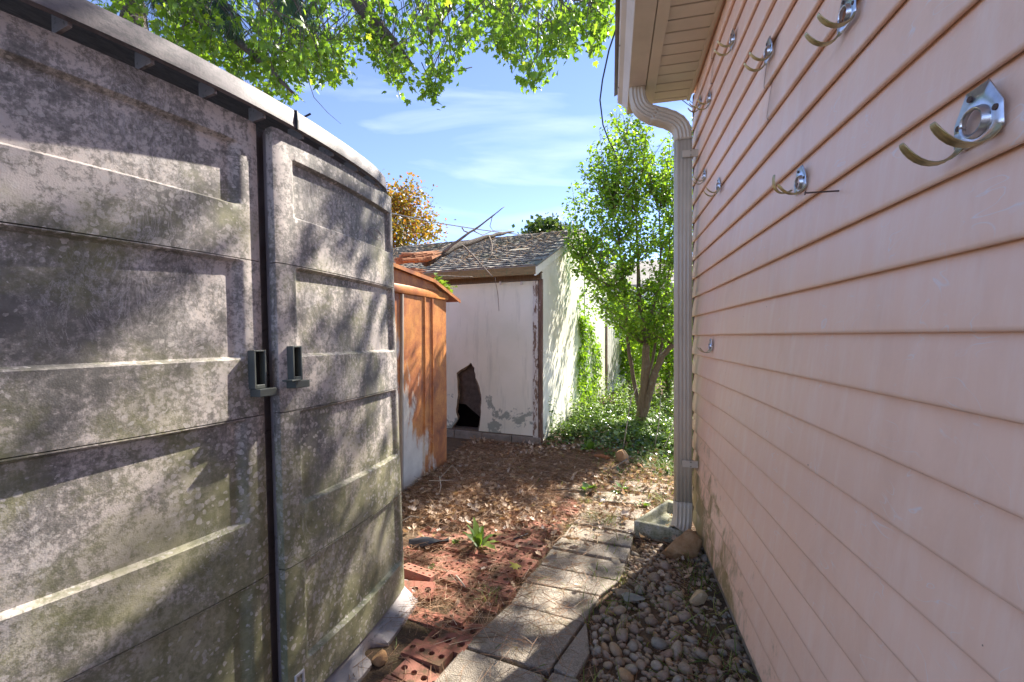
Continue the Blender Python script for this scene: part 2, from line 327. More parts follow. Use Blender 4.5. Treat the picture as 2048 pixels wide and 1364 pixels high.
# ------------------------------------------------------------------ mesh helpers
def link(o, parent=None):
    col.objects.link(o)
    if parent: o.parent = parent
    return o
def tag(o, label, cat, group=None):
    o['label'] = label; o['category'] = cat
    if group: o['group'] = group
    return o
def struct(o): o['kind'] = 'structure'; return o
def stuff(o): o['kind'] = 'stuff'; return o
def thing(name, label, cat, loc=(0, 0, 0), rz=0, group=None, rot=None):
    o = bpy.data.objects.new(name, None); o.empty_display_size = .1; link(o)
    o.location = loc; o.rotation_euler = rot or (0, 0, rz)
    return tag(o, label, cat, group)
def ob(name, me, parent=None, m=None):
    if m is not None and not me.materials: me.materials.append(MATS[m] if isinstance(m, str) else m)
    return link(bpy.data.objects.new(name, me), parent)
class M:
    def __init__(s): s.v = []; s.f = []
    def add(s, v, f):
        k = len(s.v); s.v += [tuple(p) for p in v]; s.f += [tuple(i+k for i in q) for q in f]; return s
    def box(s, x0, x1, y0, y1, z0, z1, T=None):
        v = [Vector(p) for p in ((x0,y0,z0),(x1,y0,z0),(x1,y1,z0),(x0,y1,z0),(x0,y0,z1),(x1,y0,z1),(x1,y1,z1),(x0,y1,z1))]
        if T: v = [T @ p for p in v]
        return s.add(v, ((0,3,2,1),(4,5,6,7),(0,1,5,4),(1,2,6,5),(2,3,7,6),(3,0,4,7)))
    def prism(s, poly, axis, a, b):
        """poly in the two other axes (cyclic order), extruded along axis from a to b"""
        def P(p, t):
            if axis == 0: return (t, p[0], p[1])
            if axis == 1: return (p[0], t, p[1])
            return (p[0], p[1], t)
        n = len(poly)
        v = [P(p, a) for p in poly]+[P(p, b) for p in poly]
        f = [tuple(range(n)), tuple(range(2*n-1, n-1, -1))]+[(i, i+n, (i+1) % n+n, (i+1) % n) for i in range(n)]
        return s.add(v, f)
    def tube(s, pts, rad, n=6, cap=True, flat=None):
        pts = [Vector(p) for p in pts]
        if not hasattr(rad, '__len__'): rad = [rad]*len(pts)
        t = (pts[1]-pts[0]).normalized(); u = t.orthogonal().normalized()
        k = len(s.v)
        for i, p in enumerate(pts):
            t2 = (pts[min(i+1, len(pts)-1)]-pts[max(i-1, 0)]).normalized()
            q = t.rotation_difference(t2); u = (q @ u); u = (u-t2*u.dot(t2)).normalized(); t = t2; w_ = t.cross(u)
            for j in range(n):
                a = 2*math.pi*j/n
                s.v.append(tuple(p+(u*math.cos(a)+w_*math.sin(a))*rad[i]))
        for i in range(len(pts)-1):
            for j in range(n):
                a, b = k+i*n+j, k+i*n+(j+1) % n
                s.f.append((a, b, b+n, a+n))
        if cap:
            s.f.append(tuple(k+j for j in range(n-1, -1, -1))); e = k+(len(pts)-1)*n
            s.f.append(tuple(e+j for j in range(n)))
        return s
    def sheet(s, P):
        """P: rows of equal length of points -> quads"""
        k = len(s.v); r, c = len(P), len(P[0])
        for row in P: s.v += [tuple(p) for p in row]
        for i in range(r-1):
            for j in range(c-1):
                a = k+i*c+j; s.f.append((a, a+1, a+c+1, a+c))
        return s
    def mesh(s, name, m=None, smooth=False, fixn=False):
        me = bpy.data.meshes.new(name); me.from_pydata(s.v, [], s.f)
        if fixn:
            bm = bmesh.new(); bm.from_mesh(me); bmesh.ops.recalc_face_normals(bm, faces=bm.faces); bm.to_mesh(me); bm.free()
        if smooth: me.polygons.foreach_set('use_smooth', [True]*len(me.polygons))
        if m: me.materials.append(MATS[m])
        me.update(); return me
    def build(s, name, m, parent=None, smooth=False, bevel=0, fixn=True, seg=2, angle=35, loc=None):
        o = ob(name, s.mesh(name, m, smooth, fixn), parent)
        if loc: o.location = loc
        if bevel:
            b = o.modifiers.new('bevel', 'BEVEL'); b.width = bevel; b.segments = seg; b.limit_method = 'ANGLE'; b.angle_limit = R(angle)
        return o
def autosmooth(o, ang=40):
    me = o.data; me.polygons.foreach_set('use_smooth', [True]*len(me.polygons))
    try: me.set_sharp_from_angle(angle=R(ang))
    except Exception: pass
    return o
# scattered copies of a small template as ONE mesh, each with a random 'rnd' value
def rotm(rx, ry, rz):
    n = len(rx); c, s = np.cos, np.sin
    A = np.zeros((n, 3, 3)); B = np.zeros((n, 3, 3)); C = np.zeros((n, 3, 3))
    A[:, 0, 0] = 1; A[:, 1, 1] = c(rx); A[:, 1, 2] = -s(rx); A[:, 2, 1] = s(rx); A[:, 2, 2] = c(rx)
    B[:, 1, 1] = 1; B[:, 0, 0] = c(ry); B[:, 0, 2] = s(ry); B[:, 2, 0] = -s(ry); B[:, 2, 2] = c(ry)
    C[:, 2, 2] = 1; C[:, 0, 0] = c(rz); C[:, 0, 1] = -s(rz); C[:, 1, 0] = s(rz); C[:, 1, 1] = c(rz)
    return C @ B @ A
def scatter_mesh(name, tv, tf, pos, rot, scl, rnd, m, smooth=False):
    tv = np.asarray(tv, float); n = len(pos); nv = len(tv)
    scl = np.asarray(scl, float)
    if scl.ndim == 1: scl = scl[:, None].repeat(3, 1)
    V = np.einsum('nij,nvj->nvi', rot, tv[None]*scl[:, None, :])+pos[:, None, :]
    lens = np.array([len(f) for f in tf]); flat = np.concatenate([np.array(f) for f in tf])
    loops = (flat[None]+(np.arange(n)*nv)[:, None]).ravel()
    nl = len(flat); starts = np.concatenate([[0], np.cumsum(lens)[:-1]])
    me = bpy.data.meshes.new(name)
    me.vertices.add(n*nv); me.vertices.foreach_set('co', V.astype(np.float32).ravel())
    me.loops.add(n*nl); me.loops.foreach_set('vertex_index', loops.astype(np.int32))
    me.polygons.add(n*len(tf))
    me.polygons.foreach_set('loop_start', (starts[None]+(np.arange(n)*nl)[:, None]).ravel().astype(np.int32))
    if smooth: me.polygons.foreach_set('use_smooth', np.ones(n*len(tf), bool))
    a = me.attributes.new('rnd', 'FLOAT', 'POINT'); a.data.foreach_set('value', np.repeat(rnd, nv).astype(np.float32))
    me.update(calc_edges=True); me.validate()
    me.materials.append(MATS[m]); return me
# leaf templates (stem at origin, tip along +Y, facing +Z), unit length
def maple_tpl():
    o = [(0, 0), (.10, .10), (.34, -.02), (.30, .16), (.52, .22), (.36, .36), (.50, .62), (.28, .54), (.17, .60), (.13, .80), (0, 1.0)]
    pts = o+[(-x, y) for x, y in o[-2:0:-1]]
    v = [(0, .35, .05)]+[(x, y, -.12*abs(x)*2-.10*y*y) for x, y in pts]
    n = len(pts); return v, [(0, 1+i, 1+(i+1) % n) for i in range(n)]
def ovate_tpl(wd=.32, fold=.12, droop=.12):
    v = [(0, 0, 0), (wd*.8, .25, fold*.8), (wd, .5, fold), (wd*.55, .8, fold*.4-droop*.6), (0, 1, -droop),
         (-wd*.55, .8, fold*.4-droop*.6), (-wd, .5, fold), (-wd*.8, .25, fold*.8), (0, .5, 0)]
    return v, [(0, 1, 8), (1, 2, 8), (2, 3, 8), (3, 4, 8), (4, 5, 8), (5, 6, 8), (6, 7, 8), (7, 0, 8)]
def diamond_tpl(wd=.35):
    return [(0, 0, 0), (wd, .45, .06), (0, 1, -.06), (-wd, .45, .06)], [(0, 1, 2), (0, 2, 3)]
def ivy_tpl():
    v = [(0, 0, 0), (.42, .05, -.02), (.30, .35, .04), (.12, .55, .02), (0, 1, -.06), (-.12, .55, .02), (-.30, .35, .04), (-.42, .05, -.02), (0, .35, .03)]
    return v, [(i, (i+1) % 8, 8) for i in range(8)]
def needle_tpl(bend=.15, wd=.006):
    v = []
    for k in range(4):
        t = k/3; v += [(-wd*(1-t*.6)+bend*t*t, t, bend*.6*t*(1-t)), (wd*(1-t*.6)+bend*t*t, t, bend*.6*t*(1-t)+wd*.6)]
    return v, [(0, 1, 3, 2), (2, 3, 5, 4), (4, 5, 7, 6)]
def blade_tpl(wd=.02, bend=.45):
    v = []
    for k in range(5):
        t = k/4; ww = wd*(1-t**2)+.001
        v += [(-ww, bend*t*t, t*(1-.25*t*bend*2)), (ww, bend*t*t, t*(1-.25*t*bend*2))]
    return v, [(2*k, 2*k+1, 2*k+3, 2*k+2) for k in range(4)]
def curl_tpl():
    o = [(0, 0), (.34, .0), (.3, .2), (.5, .3), (.34, .42), (.42, .65), (.2, .62), (0, 1)]
    pts = o+[(-x, y) for x, y in o[-2:0:-1]]
    v = [(0, .4, -.04)]+[(x*.8, y, .55*abs(x)+.25*(y-.4)**2*2+.08*math.sin(9*x+5*y)) for x, y in pts]
    n = len(pts); return v, [(0, 1+i, 1+(i+1) % n) for i in range(n)]
def U(a, b, n): return rng.uniform(a, b, n)
def vnoise(x, y, s=1.0, seed=0):
    """cheap smooth value noise"""
    x = np.asarray(x, float)*s; y = np.asarray(y, float)*s
    xi, yi = np.floor(x).astype(int), np.floor(y).astype(int); fx, fy = x-xi, y-yi
    fx = fx*fx*(3-2*fx); fy = fy*fy*(3-2*fy)
    def h(a, b):
        k = (a*374761393+b*668265263+seed*144665) & 0xffffffff; k = ((k ^ (k >> 13))*1274126177) & 0xffffffff
        return ((k ^ (k >> 16)) & 0xffff)/65535.
    return (h(xi, yi)*(1-fx)+h(xi+1, yi)*fx)*(1-fy)+(h(xi, yi+1)*(1-fx)+h(xi+1, yi+1)*fx)*fy
A9 = R(9)
NV = Vector((math.cos(A9), -math.sin(A9), 0)); AV = Vector((math.sin(A9), math.cos(A9), 0))
GAR = Vector((-.624*H, 3.876*H, 0)); MET = Vector((-1.2227*H, 3.046*H, 0)); RES = Vector((-.853*H, .910*H, 0))
def gh(x, y):
    """ground height"""
    x = np.asarray(x, float); y = np.asarray(y, float)
    z = (vnoise(x, y, 1.3, 1)-.5)*.03+(vnoise(x, y, 6, 2)-.5)*.014-.012
    mound = np.exp(-(((x+1.05)/.55)**2+((y-3.6)/.85)**2))
    z = z+.075*mound+.05*np.exp(-(((x+.2)/1.1)**2+((y-6.3)/1.2)**2))
    peb = np.clip((x+.05)/.15, 0, 1)*np.clip((3.0-y)/.2, 0, 1)*np.clip((y+.5), 0, 1)
    z = z-.012*peb
    inwalk = np.clip((x+.85)/.1, 0, 1)*np.clip((.1-x)/.1, 0, 1)*np.clip((3.3-y)/.4, 0, 1)
    z = z*(1-.7*inwalk)-.012*inwalk
    fade = np.exp(-((np.hypot(x, y-3)/14)**2)); return z*fade
# ------------------------------------------------------------------ ground
def axis(lo, hi, dens, far):
    a = list(np.arange(lo, hi+1e-6, dens)); s = dens
    L_, R_ = [lo], [hi]
    while L_[-1] > -far: s *= 1.35; L_.append(L_[-1]-s)
    s = dens
    while R_[-1] < far: s *= 1.35; R_.append(R_[-1]+s)
    return np.array(sorted(set(L_[1:]+a+R_[1:])))
gx, gy = axis(-2.4, 1.2, .05, 400), axis(-.2, 8, .05, 400)
XX, YY = np.meshgrid(gx, gy)
P = np.stack([XX, YY, gh(XX, YY)], -1)
g = M(); g.sheet(P.tolist()); struct(g.build('ground', 'soil', smooth=True, fixn=False))

# ------------------------------------------------------------------ the pink house
XW = .4117*H; YC = 2.36*H; CRS = .09624*H; Z0 = 1.0078*H
ZSOF = 2.259*H; HB = -2.6                  # soffit height, where the wall ends behind the viewer
house = thing('house', 'pink clapboard house wall with tan eave, gutter and downspout along the path', 'house', (XW, YC, 0))
def hl(x, y, z): return (x-XW, y-YC, z)    # world -> house local
m_ = M(); m_.box(.018, 6.5, HB-YC, -.02, -.1, 2.26*H+.02); m_.build('wall', 'foundation', house)
def board(y0, y1, zl, hgt, seed, end=True):
    """one lapped board: lip at the bottom stands 13 mm out, with a rolled return, slightly wavy along its length"""
    r = random.Random(seed); n = max(3, int((y1-y0)/.12)); prof = []
    prof = [(.016, .004), (.000, -.003), (-.004, .000), (-.0045, .006), (-.0035, .02), (.001, .055), (.006, .095), (.0115, hgt), (.014, hgt+.012)]
    ph = r.uniform(0, 6)
    rows = []
    for i in range(n+1):
        y = y0+(y1-y0)*i/n; wv = .0011*math.sin(y*2.3+ph)+.0008*math.sin(y*7.1+ph*2)
        wz = .0012*math.sin(y*1.7+ph*3)
        rows.append([(px+wv*(1 if px < .01 else 0), y, zl+pz+wz) for px, pz in prof])
    mm = M(); mm.sheet(rows)
    k = len(prof)
    return mm
pk = 0
yj = at_x(1536, 60, XW).y-YC; yj2 = at_x(1424, 95, XW).y-YC
for k in range(-13, 11):
    zl = Z0-k*CRS
    cuts = [HB-YC, 0]
    if k in (-6, -7): cuts.insert(1, yj+(.0 if k == -6 else .03))
    if k in (-12, -11): cuts.insert(1, yj2+.02*(k+12))
    for a, b in zip(cuts[:-1], cuts[1:]):
        pk += 1
        o = board(a+(.0015 if a > HB-YC else 0), b-.003+random.uniform(-.002, .002), zl, CRS, pk).build('siding_board', 'siding', house, True, fixn=False)
        o.modifiers.new('solid', 'SOLIDIFY').thickness = .0012
mm = M(); mm.box(.004, .06, -.012, .02, 0.05, ZSOF-.01); mm.build('corner_post', 'dark_trim', house, bevel=.002)
# eave: soffit boards across, fascia trim, K gutter
XS0, XS1, YE = .212*H, XW-.006, 2.405*H
yb = YE
jb = M(); jb.box(XS1-.022-XW, XS1-XW, HB-YC, YE-YC, ZSOF-.014, ZSOF-.002); jb.build('soffit_channel', 'soffit_paint', house, bevel=.002)
i = 0
while yb > -1.0:
    ya = yb-(.0875/1.2*H if i else .05)
    mm = M(); mm.box(XS0-XW+.006, XS1-.016-XW, ya+.007-YC, yb-.0015-YC, ZSOF-.006, ZSOF+.004)
    mm.build('soffit_panel', 'soffit_paint', house, bevel=.0015, seg=1); yb = ya; i += 1
mm = M(); mm.box(XS0-XW-.01, XS1-XW, HB-YC, YE-.004-YC, ZSOF+.0055, ZSOF+.02); mm.build('soffit_deck', 'dark_trim', house)
mm = M(); mm.box(.169*H-XW+.002, XS0-XW+.008, HB-YC, YE-YC, ZSOF-.022, ZSOF-.0055); mm.box(.169*H-XW+.003, .169*H-XW+.02, HB-YC, YE-YC-.002, ZSOF-.006, ZSOF+.16)
mm.build('fascia', 'soffit_paint', house, bevel=.003)
gx0, gx1, gz = .083*H, .167*H, 2.238*H
pf = [(gx1, gz+.125), (gx1, gz), (gx0+.006, gz), (gx0, gz+.006), (gx0, gz+.035), (gx0-.03, gz+.07), (gx0-.055, gz+.085), (gx0-.062, gz+.092), (gx0-.062, gz+.112), (gx0-.05, gz+.116), (gx0-.05, gz+.112)]
mm = M(); yy = [HB, 0, .8, 1.6, 2.4, 2.45*H]
mm.sheet([[(x-XW, y-YC, z) for x, z in pf] for y in yy])
mm.add([(x-XW, 2.45*H-YC-.001, z) for x, z in pf[:-1]], [tuple(range(len(pf)-1))])
g = mm.build('gutter', 'gutter_paint', house, fixn=False); g.modifiers.new('s', 'SOLIDIFY').thickness = .0025
for y in (1.9, 2.55, 2.98):
    mm = M(); mm.box(gx0-.06-XW, gx0-.045-XW, y-YC, y+.012-YC, gz+.085, gz+.114); mm.build('gutter_hanger', 'nail_rust', house)
# roof: low gable, ridge parallel to the eave
sl_ = .42; zr0 = gz+.125
mm = M(); x1 = 3.9
mm.prism([(gx0-.085-XW, zr0-.008), (x1-XW, zr0-.008+sl_*(x1-gx0+.085)), (7.7-XW, zr0-.008), (7.7-XW, zr0+.02), (x1-XW, zr0+.03+sl_*(x1-gx0+.085)), (gx0-.085-XW, zr0+.012)], 1, HB-YC, YE+.02-YC)
mm.build('roof', 'shingle', house)
mm = M(); mm.prism([(.02, ZSOF-.02), (6.5, ZSOF-.02), (x1-XW, zr0-.02+sl_*(x1-gx0))], 1, HB-YC, -.02); mm.build('gable_wall', 'siding', house)
# downspout with two elbows, a kick-out and straps
def ribbed(cx, cy, tx, dirv, ax, ay, wx=.050, wy=.036):
    """ring of points of a fluted rectangular pipe in the plane of unit vectors ax, ay"""
    prof = []
    n = 7
    for (sx, sy, ex, ey, nx, ny) in ((-1, -1, 1, -1, 0, -1), (1, -1, 1, 1, 1, 0), (1, 1, -1, 1, 0, 1), (-1, 1, -1, -1, -1, 0)):
        L2 = 9
        for q in range(L2):
            t = (q+.25)/L2; x = (sx+(ex-sx)*t)*wx; y = (sy+(ey-sy)*t)*wy
            if 1 < q < 8 and q % 2 == 0 and not (nx < 0 and False): x -= nx*.0055; y -= ny*.0055
            e = min(t, 1-t)
            if e < .09: x -= nx*.006; y -= ny*.006
            prof.append((x, y))
    return [Vector((cx, cy, tx))+ax*x+ay*y for x, y in prof]
def pipe(path, name, parent, mtl, wx=.050, wy=.036, crimp=False):
    mm = M(); rows = []
    pts = [Vector(p) for p in path]
    for i, p in enumerate(pts):
        t = (pts[min(i+1, len(pts)-1)]-pts[max(i-1, 0)]).normalized()
        ay = Vector((0, 1, 0)); ay = (ay-t*ay.dot(t)).normalized(); ax = ay.cross(t)
        if ax.x < 0: ax = -ax
        f = 1.0-(.04 if crimp and i % 2 else 0)
        rg = ribbed(p.x, p.y, p.z, t, ax, ay, wx*f, wy*f); rows.append(rg+[rg[0]])
    mm.sheet([[tuple(q) for q in r] for r in rows])
    o = mm.build(name, mtl, parent, True, fixn=False); autosmooth(o, 50)
    o.modifiers.new('s', 'SOLIDIFY').thickness = .0015; return o
po = gp(1279, 178, gz); po = Vector((.128*H, 2.215*H, gz))
pv = Vector((.346*H, 2.235*H, 0))
zt = H+(HY-250)/FPX*2.13*H
def lc(v): return v-Vector((XW, YC, 0))
def bez(a, b, c, d, n=14):
    return [a*(1-t)**3+b*3*t*(1-t)**2+c*3*t*t*(1-t)+d*t**3 for t in [i/n for i in range(n+1)]]
zm = gz-.165
e1 = bez(lc(po)+Vector((0, 0, .01)), lc(po)+Vector((0, 0, -.11)), lc(po)+Vector((.02, 0, -.145)), lc(Vector((po.x+.10, po.y+.01, gz-.178)))+Vector((.012, 0, -.005)), 11)
e2 = bez(lc(Vector((po.x+.088, po.y+.009, gz-.173))), lc(Vector((pv.x-.03, pv.y, gz-.222))), lc(Vector((pv.x, pv.y, gz-.25))), lc(Vector((pv.x, pv.y, gz-.36))), 12)
ds = pipe([lc(Vector((pv.x, pv.y, z))) for z in (gz-.35, 1.6, .9, .22)], 'downspout', house, 'downspout_paint')
pipe(e1, 'elbow', ds, 'downspout_paint', .049, .039, True); pipe(e2, 'elbow', ds, 'downspout_paint', .051, .040, True)
e3 = bez(lc(Vector((pv.x, pv.y, .25))), lc(Vector((pv.x, pv.y, .15))), lc(Vector((pv.x-.004, pv.y-.012, .10))), lc(Vector((pv.x-.03, pv.y-.04, .065))), 8)
pipe(e3, 'elbow', ds, 'downspout_paint', .053, .041)
for z in (H+(HY-330)/FPX*2.2*H, H+(HY-912)/FPX*2.2*H):
    mm = M(); mm.box(pv.x-.01-XW, -.002, pv.y-.046-YC, pv.y-.038-YC, z-.022, z+.022); mm.box(pv.x+.035-XW, pv.x+.058-XW, pv.y-.05-YC, pv.y+.05-YC, z-.022, z+.022)
    mm.build('strap', 'downspout_paint', ds, bevel=.002)
    for dz in (-.013, .013):
        mm = M(); mm.tube([(pv.x+.04-XW, pv.y-.05-YC, z+dz), (pv.x+.04-XW, pv.y-.046-YC, z+dz)], .004, 8); mm.build('screw', 'nail_rust', ds)
# ------------------------------------------------------------------ utility hooks
def make_hook(name, Ycen, zcen, s, label, yaw=0, group='stamped steel hooks screwed to the pink siding', bent=0):
    """plate lies on the wall (local x out of the wall is -X), peak up; two arms curve out and up"""
    t = thing(name, label, 'hook', (XW-.006, Ycen, zcen), 0, group)
    t.rotation_euler = (yaw, 0, 0)
    # outline in (y, z); hole circle
    oc = (0, -.008); ri, ro = .0175, .0235
    out_ = [(-.044, -.030), (-.043, .004), (-.020, .044), (.020, .044), (.043, .004), (.044, -.030), (.034, -.040), (-.034, -.040)]
    ns = 40; ring = []
    def hit(a):
        best = 1e9; d = (math.cos(a), math.sin(a))
        for i in range(len(out_)):
            p, q = out_[i], out_[(i+1) % len(out_)]; ex, ey = q[0]-p[0], q[1]-p[1]
            den = d[0]*ey-d[1]*ex
            if abs(den) < 1e-9: continue
            tt = ((p[0]-oc[0])*ey-(p[1]-oc[1])*ex)/den; uu = ((p[0]-oc[0])*d[1]-(p[1]-oc[1])*d[0])/den
            if tt > 0 and -1e-6 <= uu <= 1+1e-6: best = min(best, tt)
        return best
    rows = [[], [], [], [], []]
    angs = sorted([2*math.pi*i/ns for i in range(ns)]+[math.atan2(q[1]-oc[1], q[0]-oc[0]) % (2*math.pi) for q in out_])
    for a in angs+[angs[0]]:
        c, s_ = math.cos(a), math.sin(a)
        for k, (rr, xx) in enumerate(((ri, -.009), (ri+.003, -.0105), (ro-.001, -.004), (ro, -.0015), (hit(a), -.0015))):
            rows[k].append((xx*s, (oc[0]+c*rr)*s, (oc[1]+s_*rr)*s))
    mm = M(); mm.sheet(rows); p = mm.build('plate', 'zinc', t, True, fixn=True); autosmooth(p, 30); so_ = p.modifiers.new('s', 'SOLIDIFY'); so_.thickness = .0018*s; so_.offset = 0
    for (hy, hz) in ((.012, .032), (-.032, -.002), (.034, -.002)):
        mm = M(); mm.tube([(-.0045*s, hy*s, hz*s), (.004*s, hy*s, hz*s)], .0045*s, 10); mm.build('screw', 'nail_rust', p)
    for sg in (-1, 1):
        path = [(-.001, sg*.034, -.026), (-.004, sg*.034, -.036), (-.016, sg*.034, -.050), (-.036, sg*.034, -.054), (-.056, sg*.034, -.046), (-.072, sg*.034, -.028), (-.078, sg*.034, -.016)]
        wd = [.007, .0075, .008, .0085, .009, .0085, .0055]; P_ = [Vector(q)*s for q in path]; rows = []
        for i, q in enumerate(P_):
            tg = (P_[min(i+1, 6)]-P_[max(i-1, 0)]).normalized(); yv = Vector((0, 1, 0)); nv = tg.cross(yv)
            rows.append([tuple(q+yv*(e*wd[i]*s)+nv*(c*s)) for e, c in ((-1, .003), (-.6, .0), (-.3, .0005), (0, -.002), (.3, .0005), (.6, 0), (1, .003))])
        mm = M(); mm.sheet(rows); a_ = mm.build('arm', 'brass_zinc' if True else 'zinc', t, True, fixn=False)
        if bent and sg > 0: a_.rotation_euler = (.25, .55, .3); a_.location = (.004, -.006, -.006)
        q_ = a_.modifiers.new('s', 'SOLIDIFY'); q_.thickness = .0022*s; q_.offset = 0
        u_ = a_.modifiers.new('u', 'SUBSURF'); u_.levels = 1; u_.render_levels = 1
    return t
HOOKS = [(1968, 232, 1.08, 0, 'largest steel double hook with white-blue pointed plate and big round opening'),
         (1700, 22, 1.0, 0, 'steel double hook near the roof between the stepped siding joint and the largest hook'),
         (1606, 360, .95, 1, 'steel double hook with one arm bent inward beside the long nail'),
         (1541, 100, .95, 0, 'steel double hook just below the stepped siding joint'),
         (1468, 78, .95, 0, 'steel double hook high on the siding close under the soffit'),
         (1421, 195, .95, 0, 'steel double hook overlapping another near the downspout elbow'),
         (1402, 203, .9, 0, 'steel double hook tight behind the downspout elbow at the wall corner'),
         (1411, 350, .85, 0, 'steel double hook touching the upper downspout strap'),
         (1440, 370, .9, 0, 'steel double hook one board below the hook at the downspout strap'),
         (1424, 690, .85, 0, 'lone small steel hook low on the siding beside the straight downspout')]
for i, (px, py, s, yw, lab) in enumerate(HOOKS):
    p = at_x(px, py, XW); make_hook('utility_hook', p.y, p.z, s*.92, lab, bent=yw)
p0, p1 = at_x(1673, 382, XW), at_d(1640, 372, 0)
p1 = Vector((XW-.062, p0.y+.012, p0.z+.004))
nl = M(); dv = (p1-p0); nl.tube([tuple(-dv*.15), tuple(dv)], .0021, 8); nl.tube([tuple(dv), tuple(dv*1.03)], .0055, 10)
o = nl.build('nail', 'nail_rust'); o.location = p0; tag(o, 'long rusty nail sticking out of the pink siding beside a hook', 'nail')
# ------------------------------------------------------------------ grey resin shed (bow front, leaning back)
LEAN = R(2.4)
shed = thing('resin_shed', 'grey mould-stained plastic storage shed with two panelled doors', 'shed', RES+NV*(.042*H), rot=(0, -LEAN, -A9))
KB = .21/H
def cy(y): return -KB*y*y
def sstep(a, b, x):
    t = max(0., min(1., (x-a)/(b-a) if b != a else float(x > a))); return t*t*(3-2*t)
SEAM = [.045*H, .407*H, .805*H, 1.19*H, 1.543*H]
def door(y0, y1, rl, rr, fwd, label):
    mm = M(); n = 14; ys = [y0+.004+(y1-y0-.008)*i/n for i in range(n+1)]
    a = [(cy(y)+fwd-.036, y) for y in ys]; b = [(cy(y)+fwd-.055, y) for y in reversed(ys)]
    mm.prism(a+b, 2, SEAM[0]+.006, SEAM[-1]-.004)
    d = mm.build('door', 'resin_clean', shed); d['label'] = label
    for k in range(4):
        z0, z1 = SEAM[k]+.0015, SEAM[k+1]-.0015
        if k == 3: rt, rb = 1.478*H, 1.318*H
        else: rt, rb = z1-.003, [.145*H, .55*H, .945*H][k]
        yl = sorted(set([y0, y0+.003, y1-.003, y1]+[rl+q*.006 for q in range(5)]+[rr-.034+q*.0085 for q in range(5)]+[y0+(y1-y0)*i/34 for i in range(35)]))
        zl = sorted(set([z0, z0+.003, z1-.003, z1]+[rb+q*.00275 for q in range(5)]+[rt-.010+q*.0025 for q in range(5) if rt-.01+q*.0025 < z1]+[z0+(z1-z0)*i/16 for i in range(17)]))
        yl = [y0]+yl+[y1]; zl = [z0]+zl+[z1]; rows = []
        for i, z in enumerate(zl):
            row = []
            for j, y in enumerate(yl):
                my = sstep(rl, rl+.024, y)*(1-sstep(rr-.034, rr, y)); mz = (1-sstep(rt-.010, rt, z))*sstep(rb, rb+.011, z)
                off = -.020*my*mz
                off += .0018*math.sin(y*5.1+k)*math.sin(z*4+1.3*k)*my      # slumped plastic
                e = min(y-y0, y1-y); off -= .006*(1-sstep(0, .012, e))
                if i in (0, len(zl)-1) or j in (0, len(yl)-1): off = -.036
                row.append((cy(y)+fwd+off, y, z))
            rows.append(row)
        mm = M(); mm.sheet(rows); o = mm.build('door_panel', 'resin', d, True, fixn=False); autosmooth(o, 38)
    return d
dl = door(-.62*H, -.008*H, -.56*H, -.052*H, 0, 'broad door with a dark pocket handle, moss green towards the ground')
dr = door(.016*H, .592*H, .070*H, .572*H, .026*H, 'curved door with maker mark, running back to the shed corner')
def handle(parent, yc, zc, fwd, w_, h_, hasp):
    x0 = cy(yc)+fwd
    mm = M(); t_ = .006; dp = .028
    for (a, b, c, d_) in ((-w_, -w_+t_, -h_, h_), (w_-t_, w_, -h_, h_), (-w_+t_, w_-t_, h_-t_, h_), (-w_+t_, w_-t_, -h_, -h_+t_*2)):
        mm.box(x0-.004, x0+dp, yc+a, yc+b, zc+c, zc+d_)
    h = mm.build('handle', 'handle_green', parent, bevel=.0015)
    mm = M(); mm.box(x0+.0005, x0+.004, yc-w_+t_, yc+w_-t_, zc-h_+t_*2, zc+h_-t_); mm.build('recess', 'handle_dark', h)
    mm = M(); mm.box(x0, x0+dp+.016, yc-w_+hasp[0], yc+w_+hasp[1], zc-h_-.026, zc-h_-.001)
    if hasp[2]: mm.box(x0+.004, x0+.05, yc-w_-.025, yc-w_+.012, zc-h_-.002, zc-h_+.004)
    mm.build('hasp', 'handle_green', h, bevel=.002)
handle(dl, -.034*H, .92*H, 0, .021, .061, (.004, .022, 0))
handle(dr, .052*H, .93*H, .026*H, .019, .058, (-.006, .014, 1))
# embossed oval maker's mark on the right door, worn past reading
mm = M(); yc, zc = .475*H, 1.375*H; x0 = cy(yc)+.026*H-.024; sl_d = -2*KB*yc
def onface(y, z, e=0): return (cy(y)+.026*H-.020+e, y, z)
pts = [onface(yc+.062*math.cos(a)*1.0, zc+.024*math.sin(a)) for a in [2*math.pi*i/28 for i in range(29)]]
mm.tube(pts, .0022, 5); pts = [onface(yc+.05*math.cos(a), zc+.016*math.sin(a)) for a in [.4+2*math.pi*.8*i/20 for i in range(21)]]; mm.tube(pts, .0015, 5)
for q in range(3):
    pts = [onface(yc-.13+q*.035+i*.007, zc-.01+.012*math.sin(i*1.7+q)) for i in range(6)]; mm.tube(pts, .0022, 5)
mm.build('maker_mark', 'resin_clean', dr)
# bottom latch plate
mm = M(); yl_, zl_ = .045*H, .105*H; x0 = cy(yl_)+.026*H
for (a, b, c, d_) in ((-.018, -.012, -.035, .035), (.012, .018, -.035, .035), (-.012, .012, .028, .035), (-.012, .012, -.035, -.028)): mm.box(x0-.002, x0+.006, yl_+a, yl_+b, zl_+c, zl_+d_)
mm.build('latch', 'latch_white', dr, bevel=.001)
